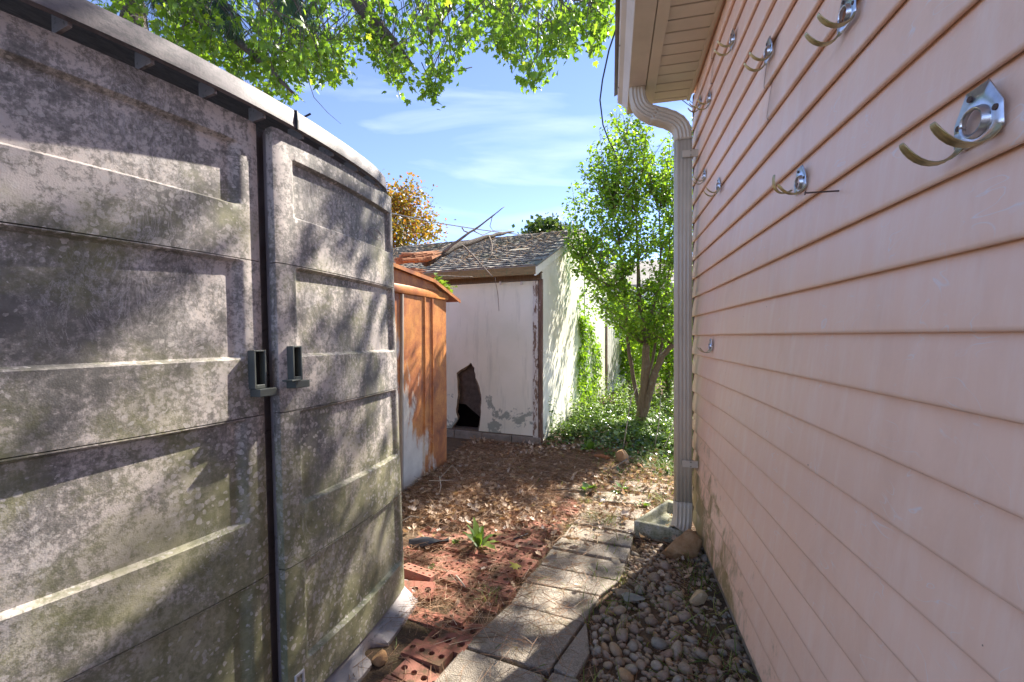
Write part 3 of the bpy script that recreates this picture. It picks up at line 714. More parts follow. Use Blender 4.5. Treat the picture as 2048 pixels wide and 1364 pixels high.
# roof: rim band, deck, fins in the shadow gap
yr = [-.70*H+(1.325*H)*i/40 for i in range(41)]
def rim(y): return cy(y)+.052-.020*sstep(.40*H, .62*H, y)-.07*sstep(.52*H, .645*H, y)
pf = [(-.012, 1.592*H), (-.009, 1.562*H), (-.003, 1.559*H), (.001, 1.561*H), (-.004, 1.600*H), (-.008, 1.606*H), (-.3, 1.645*H), (-.9, 1.68*H)]
mm = M(); mm.sheet([[(rim(y)+a, y, z-.010*((y/H)/.6)**2) for a, z in pf] for y in yr])
rf = mm.build('roof', 'resin_roof_shaded', shed, True, fixn=False); autosmooth(rf, 25); rf.modifiers.new('s', 'SOLIDIFY').thickness = .006
for q in range(11):
    y = -.60*H+q*.118*H
    mm = M(); mm.box(cy(y)-.03, rim(y)-.012, y-.004, y+.004, 1.548*H, 1.585*H); mm.build('bracket', 'resin_clean', rf)
y = .075*H
mm = M(); mm.tube([(rim(y)+.005, y, 1.556*H), (rim(y)+.007, y, 1.58*H), (rim(y)+.001, y+.004, 1.606*H), (rim(y)-.03, y+.014, 1.618*H)], .006, 6); mm.build('roof_clip', 'handle_dark', rf)
mm = M(); mm.tube([(rim(.12*H)-.06, .12*H, 1.612*H), (rim(.12*H)-.03, .15*H, 1.642*H)], .004, 6); mm.build('roof_pin', 'handle_dark', rf)
# body behind the doors, end walls, corner post
mm = M(); ys = [-.66*H+(1.27*H)*i/12 for i in range(13)]
a = [(cy(y)-.06, y) for y in ys]; mm.prism(a+[(-.85, .61*H), (-.85, -.66*H)], 2, .03*H, 1.55*H); mm.build('wall', 'resin_clean', shed)
mm = M(); mm.prism([(cy(.60*H)-.10, .595*H), (cy(.60*H)+.022, .595*H), (cy(.6*H)+.016, .604*H), (cy(.61*H)-.02, .615*H), (cy(.61*H)-.10, .617*H)], 2, .03*H, 1.545*H)
mm.build('corner_post', 'resin_clean', shed, bevel=.003)
# floor sill with half-round ramp cut-outs
sill = M(); ns = 120; y0, y1 = -.62*H, .645*H
def sillw(y):
    wv = .088
    for c in (.315*H, .05*H, -.22*H):
        q = abs(y-c)
        if q < .052: wv = min(wv, .088-.078*math.sqrt(max(0, 1-(q/.052)**2)))
    return wv
rows = []
for i in range(ns+1):
    y = y0+(y1-y0)*i/ns; e = cy(y)+.012; q = sillw(y)
    rows.append([(e-.05, y, .040), (e, y, .040), (e+.006, y, .037), (e+q*.55, y, .020), (e+q, y, .004), (e+q, y, -.05)])
sill.sheet(rows); o = sill.build('sill', 'resin_clean', shed, True, fixn=False); autosmooth(o, 35); o.modifiers.new('s', 'SOLIDIFY').thickness = -.006
# ------------------------------------------------------------------ rusted metal shed
met = thing('metal_shed', 'rusted orange metal garden shed with low gambrel roof', 'shed', MET, -A9)
def ribpanel(y0, y1, z0, z1, ribs, x=0):
    ys = [y0]
    for r_ in ribs: ys += [r_-.022, r_-.012, r_-.008, r_+.008, r_+.012, r_+.022]
    ys.append(y1); rows = []
    def xo(y):
        for r_ in ribs:
            if abs(y-r_) <= .0085: return .014
            if abs(y-r_) <= .0125: return .006
        return 0
    nz_ = 10
    for i in range(nz_+1):
        z = z0+(z1-z0)*i/nz_; rows.append([(x+xo(y)+.004*math.sin(z*3+y*4), y, z) for y in ys])
    return M().sheet(rows)
zw = 1.275*H
for (a, b, rb_) in ((-.238*H, 0, [-.20*H]), (-.540*H, -.242*H, [-.30*H]), (-.80*H, -.56*H, [])):
    o = ribpanel(a, b, .0, zw+.02, rb_, 0 if a > -.55*H else -.012).build('wall_panel', 'rust', met, fixn=False); o.modifiers.new('s', 'SOLIDIFY').thickness = .003
mm = M(); mm.box(-.02, .012, -.558*H, -.543*H, 0, zw); mm.build('door_track', 'track_paint', met, bevel=.003)
mm = M(); mm.box(-1.5, -.02, -1.36*H, -.012, -.02, zw+.02); mm.build('wall', 'rust', met)
# header band (rounded) and gable sheet
mm = M(); rows = []
for y in (-1.2*H, -.6*H, .005):
    rows.append([(.010+.009*math.sin(t*math.pi), y, zw+.0+.075*t) for t in [i/8 for i in range(9)]])
mm.sheet(rows); mm.build('header', 'rust', met, True, fixn=False).modifiers.new('s', 'SOLIDIFY').thickness = .003
gam = [(.161*H, 1.279*H), (-.211*H, 1.398*H), (-.68*H, 1.442*H), (-1.1*H, 1.398*H), (-1.36*H, 1.30*H)]
mm = M(); mm.prism([(-.01, zw+.02)]+[(y, z-.012) for y, z in gam[1:4]]+[(-1.3*H, zw+.02)], 0, -.015, .004); mm.build('gable', 'rust', met)
mm = M(); top = [(y, z+.010) for y, z in gam]; bot = [(y, z-.004) for y, z in reversed(gam)]
mm.prism(top+bot, 0, -1.55, .035); rf = mm.build('roof', 'rust', met)
for (a, b) in zip(gam[:2], gam[1:3]):
    mm = M(); va, vb = Vector((0, *a)), Vector((0, *b)); dn = (vb-va).normalized().cross(Vector((1, 0, 0)))
    q = [va+Vector((.036, 0, -.018)), vb+Vector((.036, 0, -.018)), vb+Vector((.036, 0, .014)), va+Vector((.036, 0, .014))]
    mm.add([p for p in q]+[p+Vector((.008, 0, 0)) for p in q], [(0, 1, 2, 3), (7, 6, 5, 4), (0, 4, 5, 1), (1, 5, 6, 2), (2, 6, 7, 3), (3, 7, 4, 0)]); mm.build('rake_trim', 'rust', rf)
# ------------------------------------------------------------------ white outbuilding
gar = thing('outbuilding', 'white peeling outbuilding with a jagged hole in its front wall', 'outbuilding', GAR, -A9)
GL, GW, ZE, ZR, YO = 3.42*H, 2.75*H, 1.60*H, 2.37*H, .22*H
PIT = (ZR-ZE)/(GL/2+YO)
def roofz(y): return ZE+PIT*(y+YO) if y < GL/2 else ZR-PIT*(y-GL/2)
def gl(px, py):              # pixel on the front wall -> local x, z
    r = ray(px, py); n_ = AV; d = (GAR.dot(n_))/(r.dot(n_)); p = r*d
    return ((p-GAR).dot(NV), p.z+H)
k3 = .3812
hole = [gl(740+x*k3, 380+y*k3) for x, y in ((430, 1258), (462, 1203), (452, 1150), (463, 1075), (455, 960), (492, 935), (530, 905), (550, 932), (556, 985), (577, 1035), (587, 1100), (585, 1165), (572, 1275))]
ZB = .078*H
hole = [(x, max(z, ZB)) for x, z in hole]; hole[0] = (hole[0][0], ZB); hole[-1] = (hole[-1][0], ZB)
j = []
for a, b in zip(hole[:-1], hole[1:]):
    j.append(a)
    for q in (.33, .66): j.append((a[0]+(b[0]-a[0])*q+random.uniform(-.008, .008), a[1]+(b[1]-a[1])*q+random.uniform(-.008, .008)))
j.append(hole[-1]); hole = j
mm = M(); mm.prism([(-1.28*H, ZB)]+hole+[(-.075*H, ZB), (-.075*H, 1.515*H), (-1.28*H, 1.515*H)], 1, -.012, 0); mm.build('wall_panel', 'white', gar)
hc = (sum(p[0] for p in hole)/len(hole), sum(p[1] for p in hole)/len(hole))
in_ = [(hc[0]+(x-hc[0])*.90+random.uniform(-.010, .010), z if z <= ZB+.001 else hc[1]+(z-hc[1])*.95+random.uniform(-.012, .012)) for x, z in hole]
mm = M(); mm.prism([(-1.1*H, ZB)]+in_+[(-.5*H, ZB), (-.5*H, 1.0*H), (-1.1*H, 1.0*H)], 1, .002, .012); mm.build('torn_layer', 'fibreboard_tan', gar)
mm = M(); mm.box(-GW, -1.283*H, -.012, 0, ZB, 1.515*H); mm.build('wall_panel', 'white', gar)
mm = M(); mm.prism([(-1.0*H, ZB+.16*H), (-.98*H, ZB+.235*H), (-.90*H, ZB+.25*H), (-.80*H, ZB+.245*H), (-.74*H, ZB+.20*H), (-.6*H, ZB+.1*H), (-.6*H, ZB+1.1*H), (-1.05*H, ZB+1.1*H)], 1, .035, .045); mm.build('backing_board', 'fibreboard', gar)
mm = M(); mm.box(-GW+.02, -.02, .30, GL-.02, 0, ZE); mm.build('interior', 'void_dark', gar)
mm = M(); mm.box(-GW, -.0, -.004, .12, ZB-.03, ZB+.012); mm.build('floor_plate', 'dark_trim', gar)
x = -GW; q = 0
while x < -.02:
    x2 = min(x+.40, -.0); mm = M(); mm.box(x+.004, x2-.004, -.035, .12, -.08, ZB-.012-.004*(q % 2)); mm.build('foundation_block', 'foundation', gar, bevel=.006); x = x2; q += 1
mm = M(); mm.box(-.078*H, -.028*H, -.024, -.001, .06, 1.515*H); mm.build('corner_board', 'weathered_white', gar, bevel=.003)
mm = M(); mm.box(-.024*H, .014, -.018, .03, .03, 1.53*H); mm.build('corner_post', 'weathered_brown', gar, bevel=.004)
mm = M(); mm.box(-GW, .0, -.032, -.002, 1.517*H, 1.585*H); mm.build('header', 'dark_trim', gar, bevel=.004)
for px in (1003, 1045):
    lx, lz = gl(px, 567); mm = M(); mm.box(lx-.012, lx+.012, -.05, -.033, lz-.02, lz+.02); mm.build('insulator', 'latch_white', gar, bevel=.003)
mm = M(); mm.box(-GW, .03, -YO-.012, -YO+.012, ZE-.075, ZE+.018); mm.build('fascia', 'olive_fascia', gar, bevel=.003)
mm = M(); mm.box(-GW, .02, -YO+.013, -.002, 1.587*H, 1.592*H); mm.build('soffit', 'olive_fascia', gar)
# side wall sheets under the rake
def sidez(y): return roofz(y)-.05
for (a, b) in ((.032, .9*H), (.9*H+.006, 1.81*H), (1.81*H+.006, 2.62*H), (2.62*H+.006, GL)):
    ps = [(a, .03), (b, .03), (b, sidez(b))]
    if a < GL/2 < b: ps.append((GL/2, sidez(GL/2)))
    ps.append((a, sidez(a)))
    mm = M(); mm.prism(ps, 0, -.012, 0); mm.build('side_panel', 'white', gar)
for y in (1.81*H+.003,):
    mm = M(); mm.box(.001, .012, y-.012, y+.012, .03, sidez(y)-.02); mm.build('batten', 'white', gar, bevel=.002)
mm = M(); mm.box(-.02, .03, GL, GL+.06, 0, 1.52*H); mm.build('corner_post', 'weathered_brown', gar)
mm = M(); mm.box(-GW, -.02, GL-.03, GL, 0, ZE); mm.build('rear_wall', 'white', gar)
for sg in (0, 1):
    if sg == 0: ya, yb2 = -YO-.01, GL/2
    else: ya, yb2 = GL/2, GL+.15
    za, zb = roofz(ya), roofz(yb2)
    mm = M(); mm.prism([(ya, za-.085), (yb2, zb-.085), (yb2, zb+.012), (ya, za+.012)], 0, .013, .036); mm.build('rake_board', 'white', gar)
# roof deck + individual shingles
SL = math.hypot(GL/2+YO, ZR-ZE); ang = math.atan2(ZR-ZE, GL/2+YO)
mm = M(); mm.prism([(-YO-.01, ZE+.012), (GL/2, ZR+.012), (GL+.2, roofz(GL+.2)+.012), (GL+.2, roofz(GL+.2)+.03), (GL/2, ZR+.03), (-YO-.01, ZE+.03)], 0, -GW, .045)
rf = mm.build('roof', 'shingle', gar)
shm = []
for k in range(4):
    mm = M(); ln, wd = .175, .295; r_ = random.Random(k); n = 5; rows = []
    for i in range(3):
        rows.append([((q/n-.5)*wd, -ln*.0+ln*i/2+(r_.uniform(-.008, .008) if i == 0 else 0), (.012 if i == 0 else .006*(2-i)/2)+(r_.uniform(0, .012) if i == 0 else 0)) for q in range(n+1)])
    rows.insert(0, [(x_, y_, z_-.010) for x_, y_, z_ in rows[0]])
    mm.sheet(rows); shm.append(mm.mesh('shingle', 'shingle'))
row = 0; s_ = 0.0; cnt = 0
while s_ < SL-.06:
    x = .02-(.15 if row % 2 else 0); 
    while x > -GW+.1:
        if random.random() > .015 and cnt < 298:
            o = ob('shingle', random.choice(shm), rf); cnt += 1
            yl2 = -YO-.02+s_*math.cos(ang); o.location = (x-.15, yl2, roofz(yl2)+.031+random.uniform(0, .003))
            o.rotation_euler = (ang-.02, random.uniform(-.012, .012), random.uniform(-.012, .012))
        x -= .30
    row += 1; s_ += .128
# ------------------------------------------------------------------ fallen branch on the roof
def bp(*l): return [at_d(px, py, d*H) for px, py, d in l]
B0 = at_d(815, 530, 3.5*H)
br = thing('fallen_branch', 'broken dead branch with splintered orange stump lying across the shingled roof', 'branch', B0)
def sub(l): return [p-B0 for p in l]
def rough(path, rad, n=8, seed=0, k=.12):
    pts = [Vector(p) for p in path]; out_, rr = [], []
    r_ = random.Random(seed)
    for i in range(len(pts)-1):
        for q in range(4):
            t = q/4; out_.append(pts[i].lerp(pts[i+1], t)+Vector((r_.uniform(-1, 1), r_.uniform(-1, 1), r_.uniform(-1, 1)))*rad[i]*k*2)
            rr.append((rad[i]*(1-t)+rad[i+1]*t)*r_.uniform(1-k, 1+k))
    out_.append(pts[-1]); rr.append(rad[-1]); return M().tube(out_, rr, n)
rough(sub(bp((850, 526, 3.62), (905, 497, 3.95), (965, 476, 4.35), (1000, 468, 4.6), (1028, 463, 4.85))), [.055, .042, .034, .024, .010], 8, 1).build('limb', 'dead_bark', br, True)
for i, (pp, ra) in enumerate([(((885, 505, 3.8), (925, 475, 3.85), (955, 455, 3.95), (985, 432, 4.0), (1009, 413, 4.05)), (.02, .015, .011, .008, .004)),
               (((925, 490, 4.05), (945, 510, 3.9), (965, 532, 3.75), (985, 553, 3.6)), (.014, .011, .008, .005)),
               (((978, 473, 4.4), (984, 490, 4.3), (983, 508, 4.2), (975, 520, 4.15)), (.013, .010, .009, .004)),
               (((940, 466, 3.9), (928, 462, 3.9), (924, 455, 3.9)), (.008, .008, .009)),
               (((948, 462, 3.92), (965, 470, 4.1), (990, 460, 4.3), (1020, 460, 4.6)), (.008, .006, .005, .003)),
               (((985, 432, 4.0), (980, 452, 4.1), (986, 462, 4.15)), (.005, .004, .003)),
               (((990, 555, 3.6), (996, 590, 3.62), (998, 622, 3.63)), (.004, .004, .003)),
               (((870, 552, 3.5), (905, 553, 3.5), (945, 554, 3.5)), (.010, .008, .006)),
               (((880, 498, 4.2), (900, 488, 4.4), (888, 478, 4.4)), (.006, .005, .003))]):
    rough(sub(bp(*pp)), ra, 6, i+3).build('twig', 'dry_twig', br, True)
def splinter(path, rad, name, seed, parent):
    """torn wood: long ragged fibres around a core"""
    r_ = random.Random(seed); mm = M(); pts = [Vector(p) for p in path]
    for k in range(26):
        a = r_.uniform(0, 6.28); ofs = Vector((math.cos(a), math.sin(a)*.6, math.sin(a)))*rad*r_.uniform(.2, 1)
        s0 = r_.uniform(0, .35); s1 = r_.uniform(.55, 1.0); q = []
        for t in (s0, (s0+s1)/2, s1):
            f = t*(len(pts)-1); i0 = min(int(f), len(pts)-2); q.append(pts[i0].lerp(pts[i0+1], f-i0)+ofs*(1-.3*t)+Vector((0, 0, r_.uniform(-.01, .01))))
        mm.tube(q, [rad*r_.uniform(.15, .4), rad*r_.uniform(.25, .5), .003], 5)
    return mm.build(name, 'splintered_wood', parent)
splinter(sub(bp((795, 520, 3.42), (830, 518, 3.5), (862, 512, 3.62), (882, 504, 3.75))), .062, 'splintered_stump', 2, br)
splinter(sub(bp((800, 545, 3.40), (825, 543, 3.40), (852, 543, 3.45))), .035, 'splintered_slab', 5, br)
splinter(sub(bp((835, 556, 3.38), (855, 556, 3.38), (872, 553, 3.38))), .018, 'splintered_slab', 8, br)
# ------------------------------------------------------------------ fence beyond the outbuilding
fp = GAR+AV*(GL+.12)+NV*.02
fen = thing('board_fence', 'weathered white board fence behind the bushy multi-stem shrub', 'fence', fp, -A9)
y = 0; q = 0
while y < 3.4:
    wd = random.choice((.14, .16, .19)); hh = 1.42*H+random.uniform(-.06, .05)-.05*y
    T = Matrix.Rotation(random.uniform(-.03, .03), 4, 'X')
    mm = M(); mm.box(-.01, .01, 0, wd-.008, 0, hh, T); o = mm.build('board', 'fence_board', fen, bevel=.003); o.location = (0, y, .0); y += wd
for z in (.4, 1.35): mm = M(); mm.box(-.055, -.012, 0, 3.4, z, z+.09); mm.build('rail', 'fence_board', fen)
# ------------------------------------------------------------------ splash block and loose stones
def poly3(pts, z0, z1s, m=None):
    n = len(pts); mm = M()
    mm.add([(x, y, z0) for x, y in pts]+[(x, y, z) for (x, y), z in zip(pts, z1s)], [tuple(range(n-1, -1, -1)), tuple(range(n, 2*n))]+[(i, (i+1) % n, (i+1) % n+n, i+n) for i in range(n)]); return mm
sa, sb, sc_, sd = [Vector((x*H, y*H, 0)) for x, y in ((.112, 2.235), (.315, 2.54), (.40, 2.50), (.345, 2.185))]
spb = thing('splash_block', 'mossy concrete splash block under the downspout outlet', 'splash block', sa)
cen = (sa+sb+sc_+sd)/4; inn = [p.lerp(cen, .17) for p in (sa, sb, sc_, sd)]; inn2 = [p.lerp(cen, .32) for p in (sa, sb, sc_, sd)]
mm = M(); O = [p-sa for p in (sa, sb, sc_, sd)]; I1 = [p-sa for p in inn]; I2 = [p-sa for p in inn2]; hz = [.088, .105, .095, .082]
v = [(*p.xy, -.04) for p in O]+[(*p.xy, h) for p, h in zip(O, hz)]+[(*p.xy, h-.003) for p, h in zip(I1, hz)]+[(*p.xy, .038) for p in I2]
f = []
for i in range(4):
    k = (i+1) % 4
    f += [(i, k, k+4, i+4), (i+4, k+4, k+8, i+8), (i+8, k+8, k+12, i+12)]
f.append((12, 13, 14, 15)); mm.add(v, f); mm.build('block', 'mossy_concrete', spb, bevel=.008, seg=3)
def rock(name, loc, size, m, label, seed, cuts=7, cat='rock', rz=0):
    bm = bmesh.new(); bmesh.ops.create_icosphere(bm, subdivisions=3, radius=1); r_ = random.Random(seed)
    for k in range(cuts):
        nrm = Vector((r_.gauss(0, 1), r_.gauss(0, 1), r_.gauss(0, .8))).normalized(); dd = r_.uniform(.42, .68)
        for vv in bm.verts:
            q = vv.co.dot(nrm)
            if q > dd: vv.co -= nrm*(q-dd)
    for vv in bm.verts: vv.co += Vector((r_.gauss(0, 1), r_.gauss(0, 1), r_.gauss(0, 1)))*.018; vv.co = Vector((vv.co.x*size[0], vv.co.y*size[1], vv.co.z*size[2]))
    me = bpy.data.meshes.new(name); bm.to_mesh(me); bm.free(); o = ob(name, me, None, m); autosmooth(o, 32)
    o.location = loc; o.rotation_euler.z = rz; return tag(o, label, cat)
def gz_(px, py): p = gp(px, py); p.z = float(gh(p.x, p.y)); return p
rock('sandstone_rock', gz_(1366, 1110)+Vector((0, .02, .05)), (.125, .105, .125), 'sandstone', 'chunky orange sandstone rock wedged between splash block and pink siding', 4, 9)
rock('buff_rock', gz_(1395, 1195)+Vector((0, 0, .022)), (.055, .045, .040), 'buff_stone', 'small buff yellow rock lying on the river pebbles', 9, 8)
rock('slate_shard', gz_(1262, 1192)+Vector((0, 0, .03)), (.085, .048, .016), 'slate_stone', 'flat grey-green slate shard lying beside the dark aggregate paver', 12, 9, rz=.5)
rock('field_stone', gz_(1247, 925)+Vector((0, 0, .05)), (.085, .07, .085), 'sandstone', 'round brown stone at the edge of the ivy bed', 15, 6)
rock('white_stone', gz_(1205, 1003)+Vector((0, 0, .01)), (.030, .022, .017), 'latch_white', 'small white stone on the mossy pavers', 17, 4)
rock('brown_stone', gz_(760, 1322)+Vector((0, 0, .015)), (.033, .03, .028), 'sandstone', 'small round brown stone in the shed sill cut-out', 21, 3)
# ------------------------------------------------------------------ pavers
pth = bpy.data.objects.new('paver_path', None); struct(link(pth))
PV = [((1021, 1201), (1046, 1159), (1200, 1186), (1168, 1238)), ((1047, 1157), (1078, 1125), (1238, 1156), (1200, 1184)), ((1080, 1123), (1101, 1092), (1252, 1120), (1240, 1154)),
      ((1102, 1091), (1122, 1071), (1262, 1093), (1253, 1118)), ((1124, 1069), (1143, 1044), (1268, 1066), (1263, 1090)), ((1146, 1042), (1162, 1022), (1272, 1040), (1270, 1063)),
      ((1164, 1018), (1176, 1000), (1288, 1014), (1280, 1034)), ((1180, 996), (1194, 978), (1308, 990), (1296, 1008)), ((1212, 974), (1226, 957), (1345, 968), (1335, 987)),
      ((928, 1288), (1020, 1203), (1165, 1240), (1098, 1336)), ((842, 1385), (926, 1291), (1092, 1345), (1030, 1450)), ((1106, 1331), (1173, 1237), (1180, 1300), (1150, 1352)), ((1040, 1440), (1104, 1337), (1158, 1352), (1150, 1440)),
      ((1110, 985), (1135, 962), (1180, 975), (1165, 998))]
for i, q in enumerate(PV):
    pts = [gp(x, y, .018) for x, y in q]; c = sum(pts, Vector())/4
    pts = [(p-c)*(.985 if i < 9 else .99) for p in pts]
    mm = poly3([(p.x, p.y) for p in pts], -.05, [0]*4); o = mm.build('paver', 'paver', pth, bevel=.006, seg=2)
    o.location = (c.x, c.y, .006+random.uniform(-.006, .006)); o.rotation_euler = (random.uniform(-.015, .012), random.uniform(-.012, .012), 0)
# ------------------------------------------------------------------ cored bricks
def brick_mesh(nh, rows_, rad, wd=.094, ln=.192, h=.055, seed=0):
    """top face with real holes: each cell is a square ring round an octagonal hole"""
    mm = M(); r_ = random.Random(seed); cw, cl = ln/nh, wd/rows_; n = 8
    for a in range(nh):
        for b in range(rows_):
            cx_, cy_ = -ln/2+cw*(a+.5), -wd/2+cl*(b+.5)
            k = len(mm.v); hole_, outer = [], []
            for i in range(n):
                t = 2*math.pi*(i+.5)/n; hole_.append((cx_+rad*math.cos(t), cy_+rad*math.sin(t)))
                m_ = max(abs(math.cos(t))/(cw/2), abs(math.sin(t))/(cl/2)); 
                outer.append((cx_+math.cos(t)/m_, cy_+math.sin(t)/m_))
            # corners of the cell between outer points
            cor = [(cx_+cw/2, cy_+cl/2), (cx_-cw/2, cy_+cl/2), (cx_-cw/2, cy_-cl/2), (cx_+cw/2, cy_-cl/2)]
            mm.v += [(x, y, 0) for x, y in outer]+[(x, y, 0) for x, y in hole_]+[(x, y, -.035) for x, y in hole_]+[(x, y, 0) for x, y in cor]
            for i in range(n):
                q = (i+1) % n; mm.f.append((k+i, k+q, k+n+q, k+n+i)); mm.f.append((k+n+i, k+n+q, k+2*n+q, k+2*n+i))
            for i, c in ((0, 0), (2, 1), (4, 2), (6, 3)):
                # gap triangles at corners
                q = (i+1) % n
                mm.f.append((k+i, k+3*n+c, k+q))
            mm.f.append(tuple(k+2*n+i for i in range(n)))
    z = -.0005; a, b = ln/2, wd/2
    mm.add([(-a, -b, 0), (a, -b, 0), (a, b, 0), (-a, b, 0), (-a, -b, -h), (a, -b, -h), (a, b, -h), (-a, b, -h)], [(0, 4, 5, 1), (1, 5, 6, 2), (2, 6, 7, 3), (3, 7, 4, 0), (4, 7, 6, 5)])
    return mm.mesh('brick', 'brick')
bms = [brick_mesh(3, 1, .017), brick_mesh(5, 2, .0085, seed=2), brick_mesh(3, 1, .0175, ln=.195), brick_mesh(4, 1, .0135)]
bth = bpy.data.objects.new('brick_path', None); struct(link(bth))
d12 = R(12.5); bu, bv = Vector((math.cos(d12), -math.sin(d12), 0)), Vector((math.sin(d12), math.cos(d12), 0))
o0 = gp(1021, 1201); nb = 0
for r_ in range(-7, 14):
    for c_ in range(0, 4):
        # rows step back from the pavers' left edge
        p = o0+bv*(r_*.100+.03)-bu*(.112+c_*.200)+bu*random.uniform(-.01, .01)+bv*random.uniform(-.006, .006)
        if r_ % 3 == 1: p -= bu*.05
        px, py, _ = proj(np.array([[p.x, p.y, 0]])); px, py = px[0], py[0]
        if r_ > 9 and c_ > 1: continue
        sx = (p-RES).dot(NV)+KB*((p-RES).dot(AV))**2
        if sx < .22 and (p-RES).dot(AV) < .7*H: continue
        if (p-MET).dot(NV) < .30 and (p-MET).dot(AV) > -.9*H: continue
        o = ob('brick', random.choice((bms[0], bms[2], bms[2], bms[3], bms[0], bms[1])), bth); nb += 1
        o.location = (p.x, p.y, +.011+random.uniform(-.016, .009)); o.rotation_euler = (random.uniform(-.07, .07), random.uniform(-.07, .07), -d12+random.uniform(-.04, .04)+(math.pi/2 if random.random() < .06 else 0))
p = gp(838, 1160); o = ob('brick', bms[1], bth); o.location = (p.x, p.y, .055); o.rotation_euler = (-.25, .12, -.1)
p = gp(830, 1190); o = ob('brick', bms[0], bth); o.location = (p.x, p.y, .03); o.rotation_euler = (.35, .1, .3)
# ------------------------------------------------------------------ river pebbles
pb = bpy.data.objects.new('pebble_bed', None); struct(link(pb))
pmesh = []
for k in range(10):
    bm = bmesh.new(); bmesh.ops.create_icosphere(bm, subdivisions=2, radius=1); r_ = random.Random(50+k)
    sx, sy, sz = r_.uniform(.85, 1.25), r_.uniform(.65, .95), r_.uniform(.5, .75)
    ax = [Vector((r_.gauss(0, 1), r_.gauss(0, 1), r_.gauss(0, 1))).normalized() for _ in range(3)]
    for vv in bm.verts:
        for a in ax:
            q = vv.co.dot(a)
            if q > .72: vv.co -= a*(q-.72)*.8
        vv.co = Vector((vv.co.x*sx, vv.co.y*sy, vv.co.z*sz))
    me = bpy.data.meshes.new('pebble'); bm.to_mesh(me); bm.free(); me.materials.append(MATS['pebble']); me.polygons.foreach_set('use_smooth', [True]*len(me.polygons)); pmesh.append(me)
def inpeb(x, y):
    lft = -.10+.13*max(0, (y-1.45)/1.3)+.035*math.sin(y*9)
    if y < 1.3: lft = -.12
    return lft < x < XW+.012 and .55 < y < 2.83 and not (y > 2.72 and x < .2)
placed = []; tries = 0
ps = []
while len(ps) < 620 and tries < 60000:
    tries += 1; x, y = random.uniform(-.2, .55), random.uniform(.55, 2.83)
    if not inpeb(x, y): continue
    r_ = random.choice((.013, .016, .019, .022, .026, .031, .038))*(1 if random.random() < .9 else 1.15)
    # patchy: soil and litter show through farther back
    if vnoise(x, y, 5, 9) < .38*min(1, max(0, (y-1.5)/.6)): continue
    if all((x-a)**2+(y-b)**2 > ((r_+c)*.78)**2 for a, b, c in ps): ps.append((x, y, r_))
vis = sorted(ps, key=lambda p: -p[2]/max(.3, math.hypot(p[0], p[1])))
Vt, Ft, Rn = [], [], []
for i, (x, y, r_) in enumerate(vis):
    z = float(gh(x, y))+r_*.34
    if i < 295:
        o = ob('pebble', random.choice(pmesh), pb); o.location = (x, y, z); o.scale = (r_, r_, r_)
        o.rotation_euler = (random.gauss(0, .35), random.gauss(0, .35), random.uniform(0, 6.3))
rest = np.array([(x, y, r_) for x, y, r_ in vis[295:]])
extra = []
while len(extra) < 1500:
    x, y = random.uniform(-.2, .55), random.uniform(.5, 2.83)
    if inpeb(x, y): extra.append((x, y, random.uniform(.007, .015)))
rest = np.vstack([rest, np.array(extra)]); n = len(rest)
tv = [tuple(v.co) for v in pmesh[0].vertices]; tf = [tuple(p.vertices) for p in pmesh[0].polygons]
pos = np.stack([rest[:, 0], rest[:, 1], gh(rest[:, 0], rest[:, 1])+rest[:, 2]*.25], 1)
stuff(ob('small_pebbles', scatter_mesh('small_pebbles', tv, tf, pos, rotm(rng.normal(0, .3, n), rng.normal(0, .3, n), U(0, 6.3, n)), rest[:, 2], U(0, 1, n), 'pebble', True), pb))
# ------------------------------------------------------------------ litter
def keep_out(x, y):
    """True where a building stands"""
    q = np.zeros(len(x), bool)
    for base, ylo, yhi, m_ in ((RES, -.66*H, .64*H, .02), (MET, -1.4*H, .01, .0), (GAR, -.0, GL, .0)):
        dx, dy = x-base.x, y-base.y; a = dx*NV.x+dy*NV.y; b = dx*AV.x+dy*AV.y
        q |= (a < m_) & (b > ylo) & (b < yhi)
    return q | ((x > XW) & (y < YC))
def sample(n, dens, x0=-1.7, x1=.55, y0=.6, y1=5.2):
    X, Y = [], []
    while sum(map(len, X)) < n:
        x, y = U(x0, x1, 20000), U(y0, y1, 20000); d = dens(x, y)
        k = (rng.random(20000) < d) & ~keep_out(x, y); X.append(x[k]); Y.append(y[k])
    return np.concatenate(X)[:n], np.concatenate(Y)[:n]
def onwalk(x, y):            # 1 on the paver strip
    c = -.48+.222*(y-2.04); e = x-c
    return ((e > 0) & (e < .38)).astype(float)
def ldens(x, y):
    mound = np.exp(-(((x+1.1)/.65)**2+((y-3.7)/.95)**2)); cl = vnoise(x, y, 3.2, 5)
    d = .30+.95*mound+.22*np.clip((y-2.6)/1.2, 0, 1)*(1-onwalk(x, y)*.6)
    wk = onwalk(x, y)*(y < 3.0); d = d*(1-wk*.62)
    br_ = (x < -.3) & (y < 2.7); d = np.where(br_, d*1.0*np.clip((cl-.23)*2.4, .16, 1.6), d)
    pe = (x > -.05) & (y < 2.8); d = np.where(pe, .20*np.clip((cl-.3)*3, .1, 1.4), d)
    return np.clip(d, 0, 1)
def lift(x, y): return gh(x, y)+np.where(onwalk(x, y)*(y < 3.2) > 0, .034, 0)+np.where((x < -.35) & (y < 3.3) & (x > -1.25), .024, 0)
n = 44000; x, y = sample(n, ldens)
tv, tf = needle_tpl(.12, .011)
pile = .05*np.exp(-(((x+1.1)/.6)**2+((y-3.7)/.9)**2))
pos = np.stack([x, y, lift(x, y)+rng.random(n)*(.012+pile)], 1)
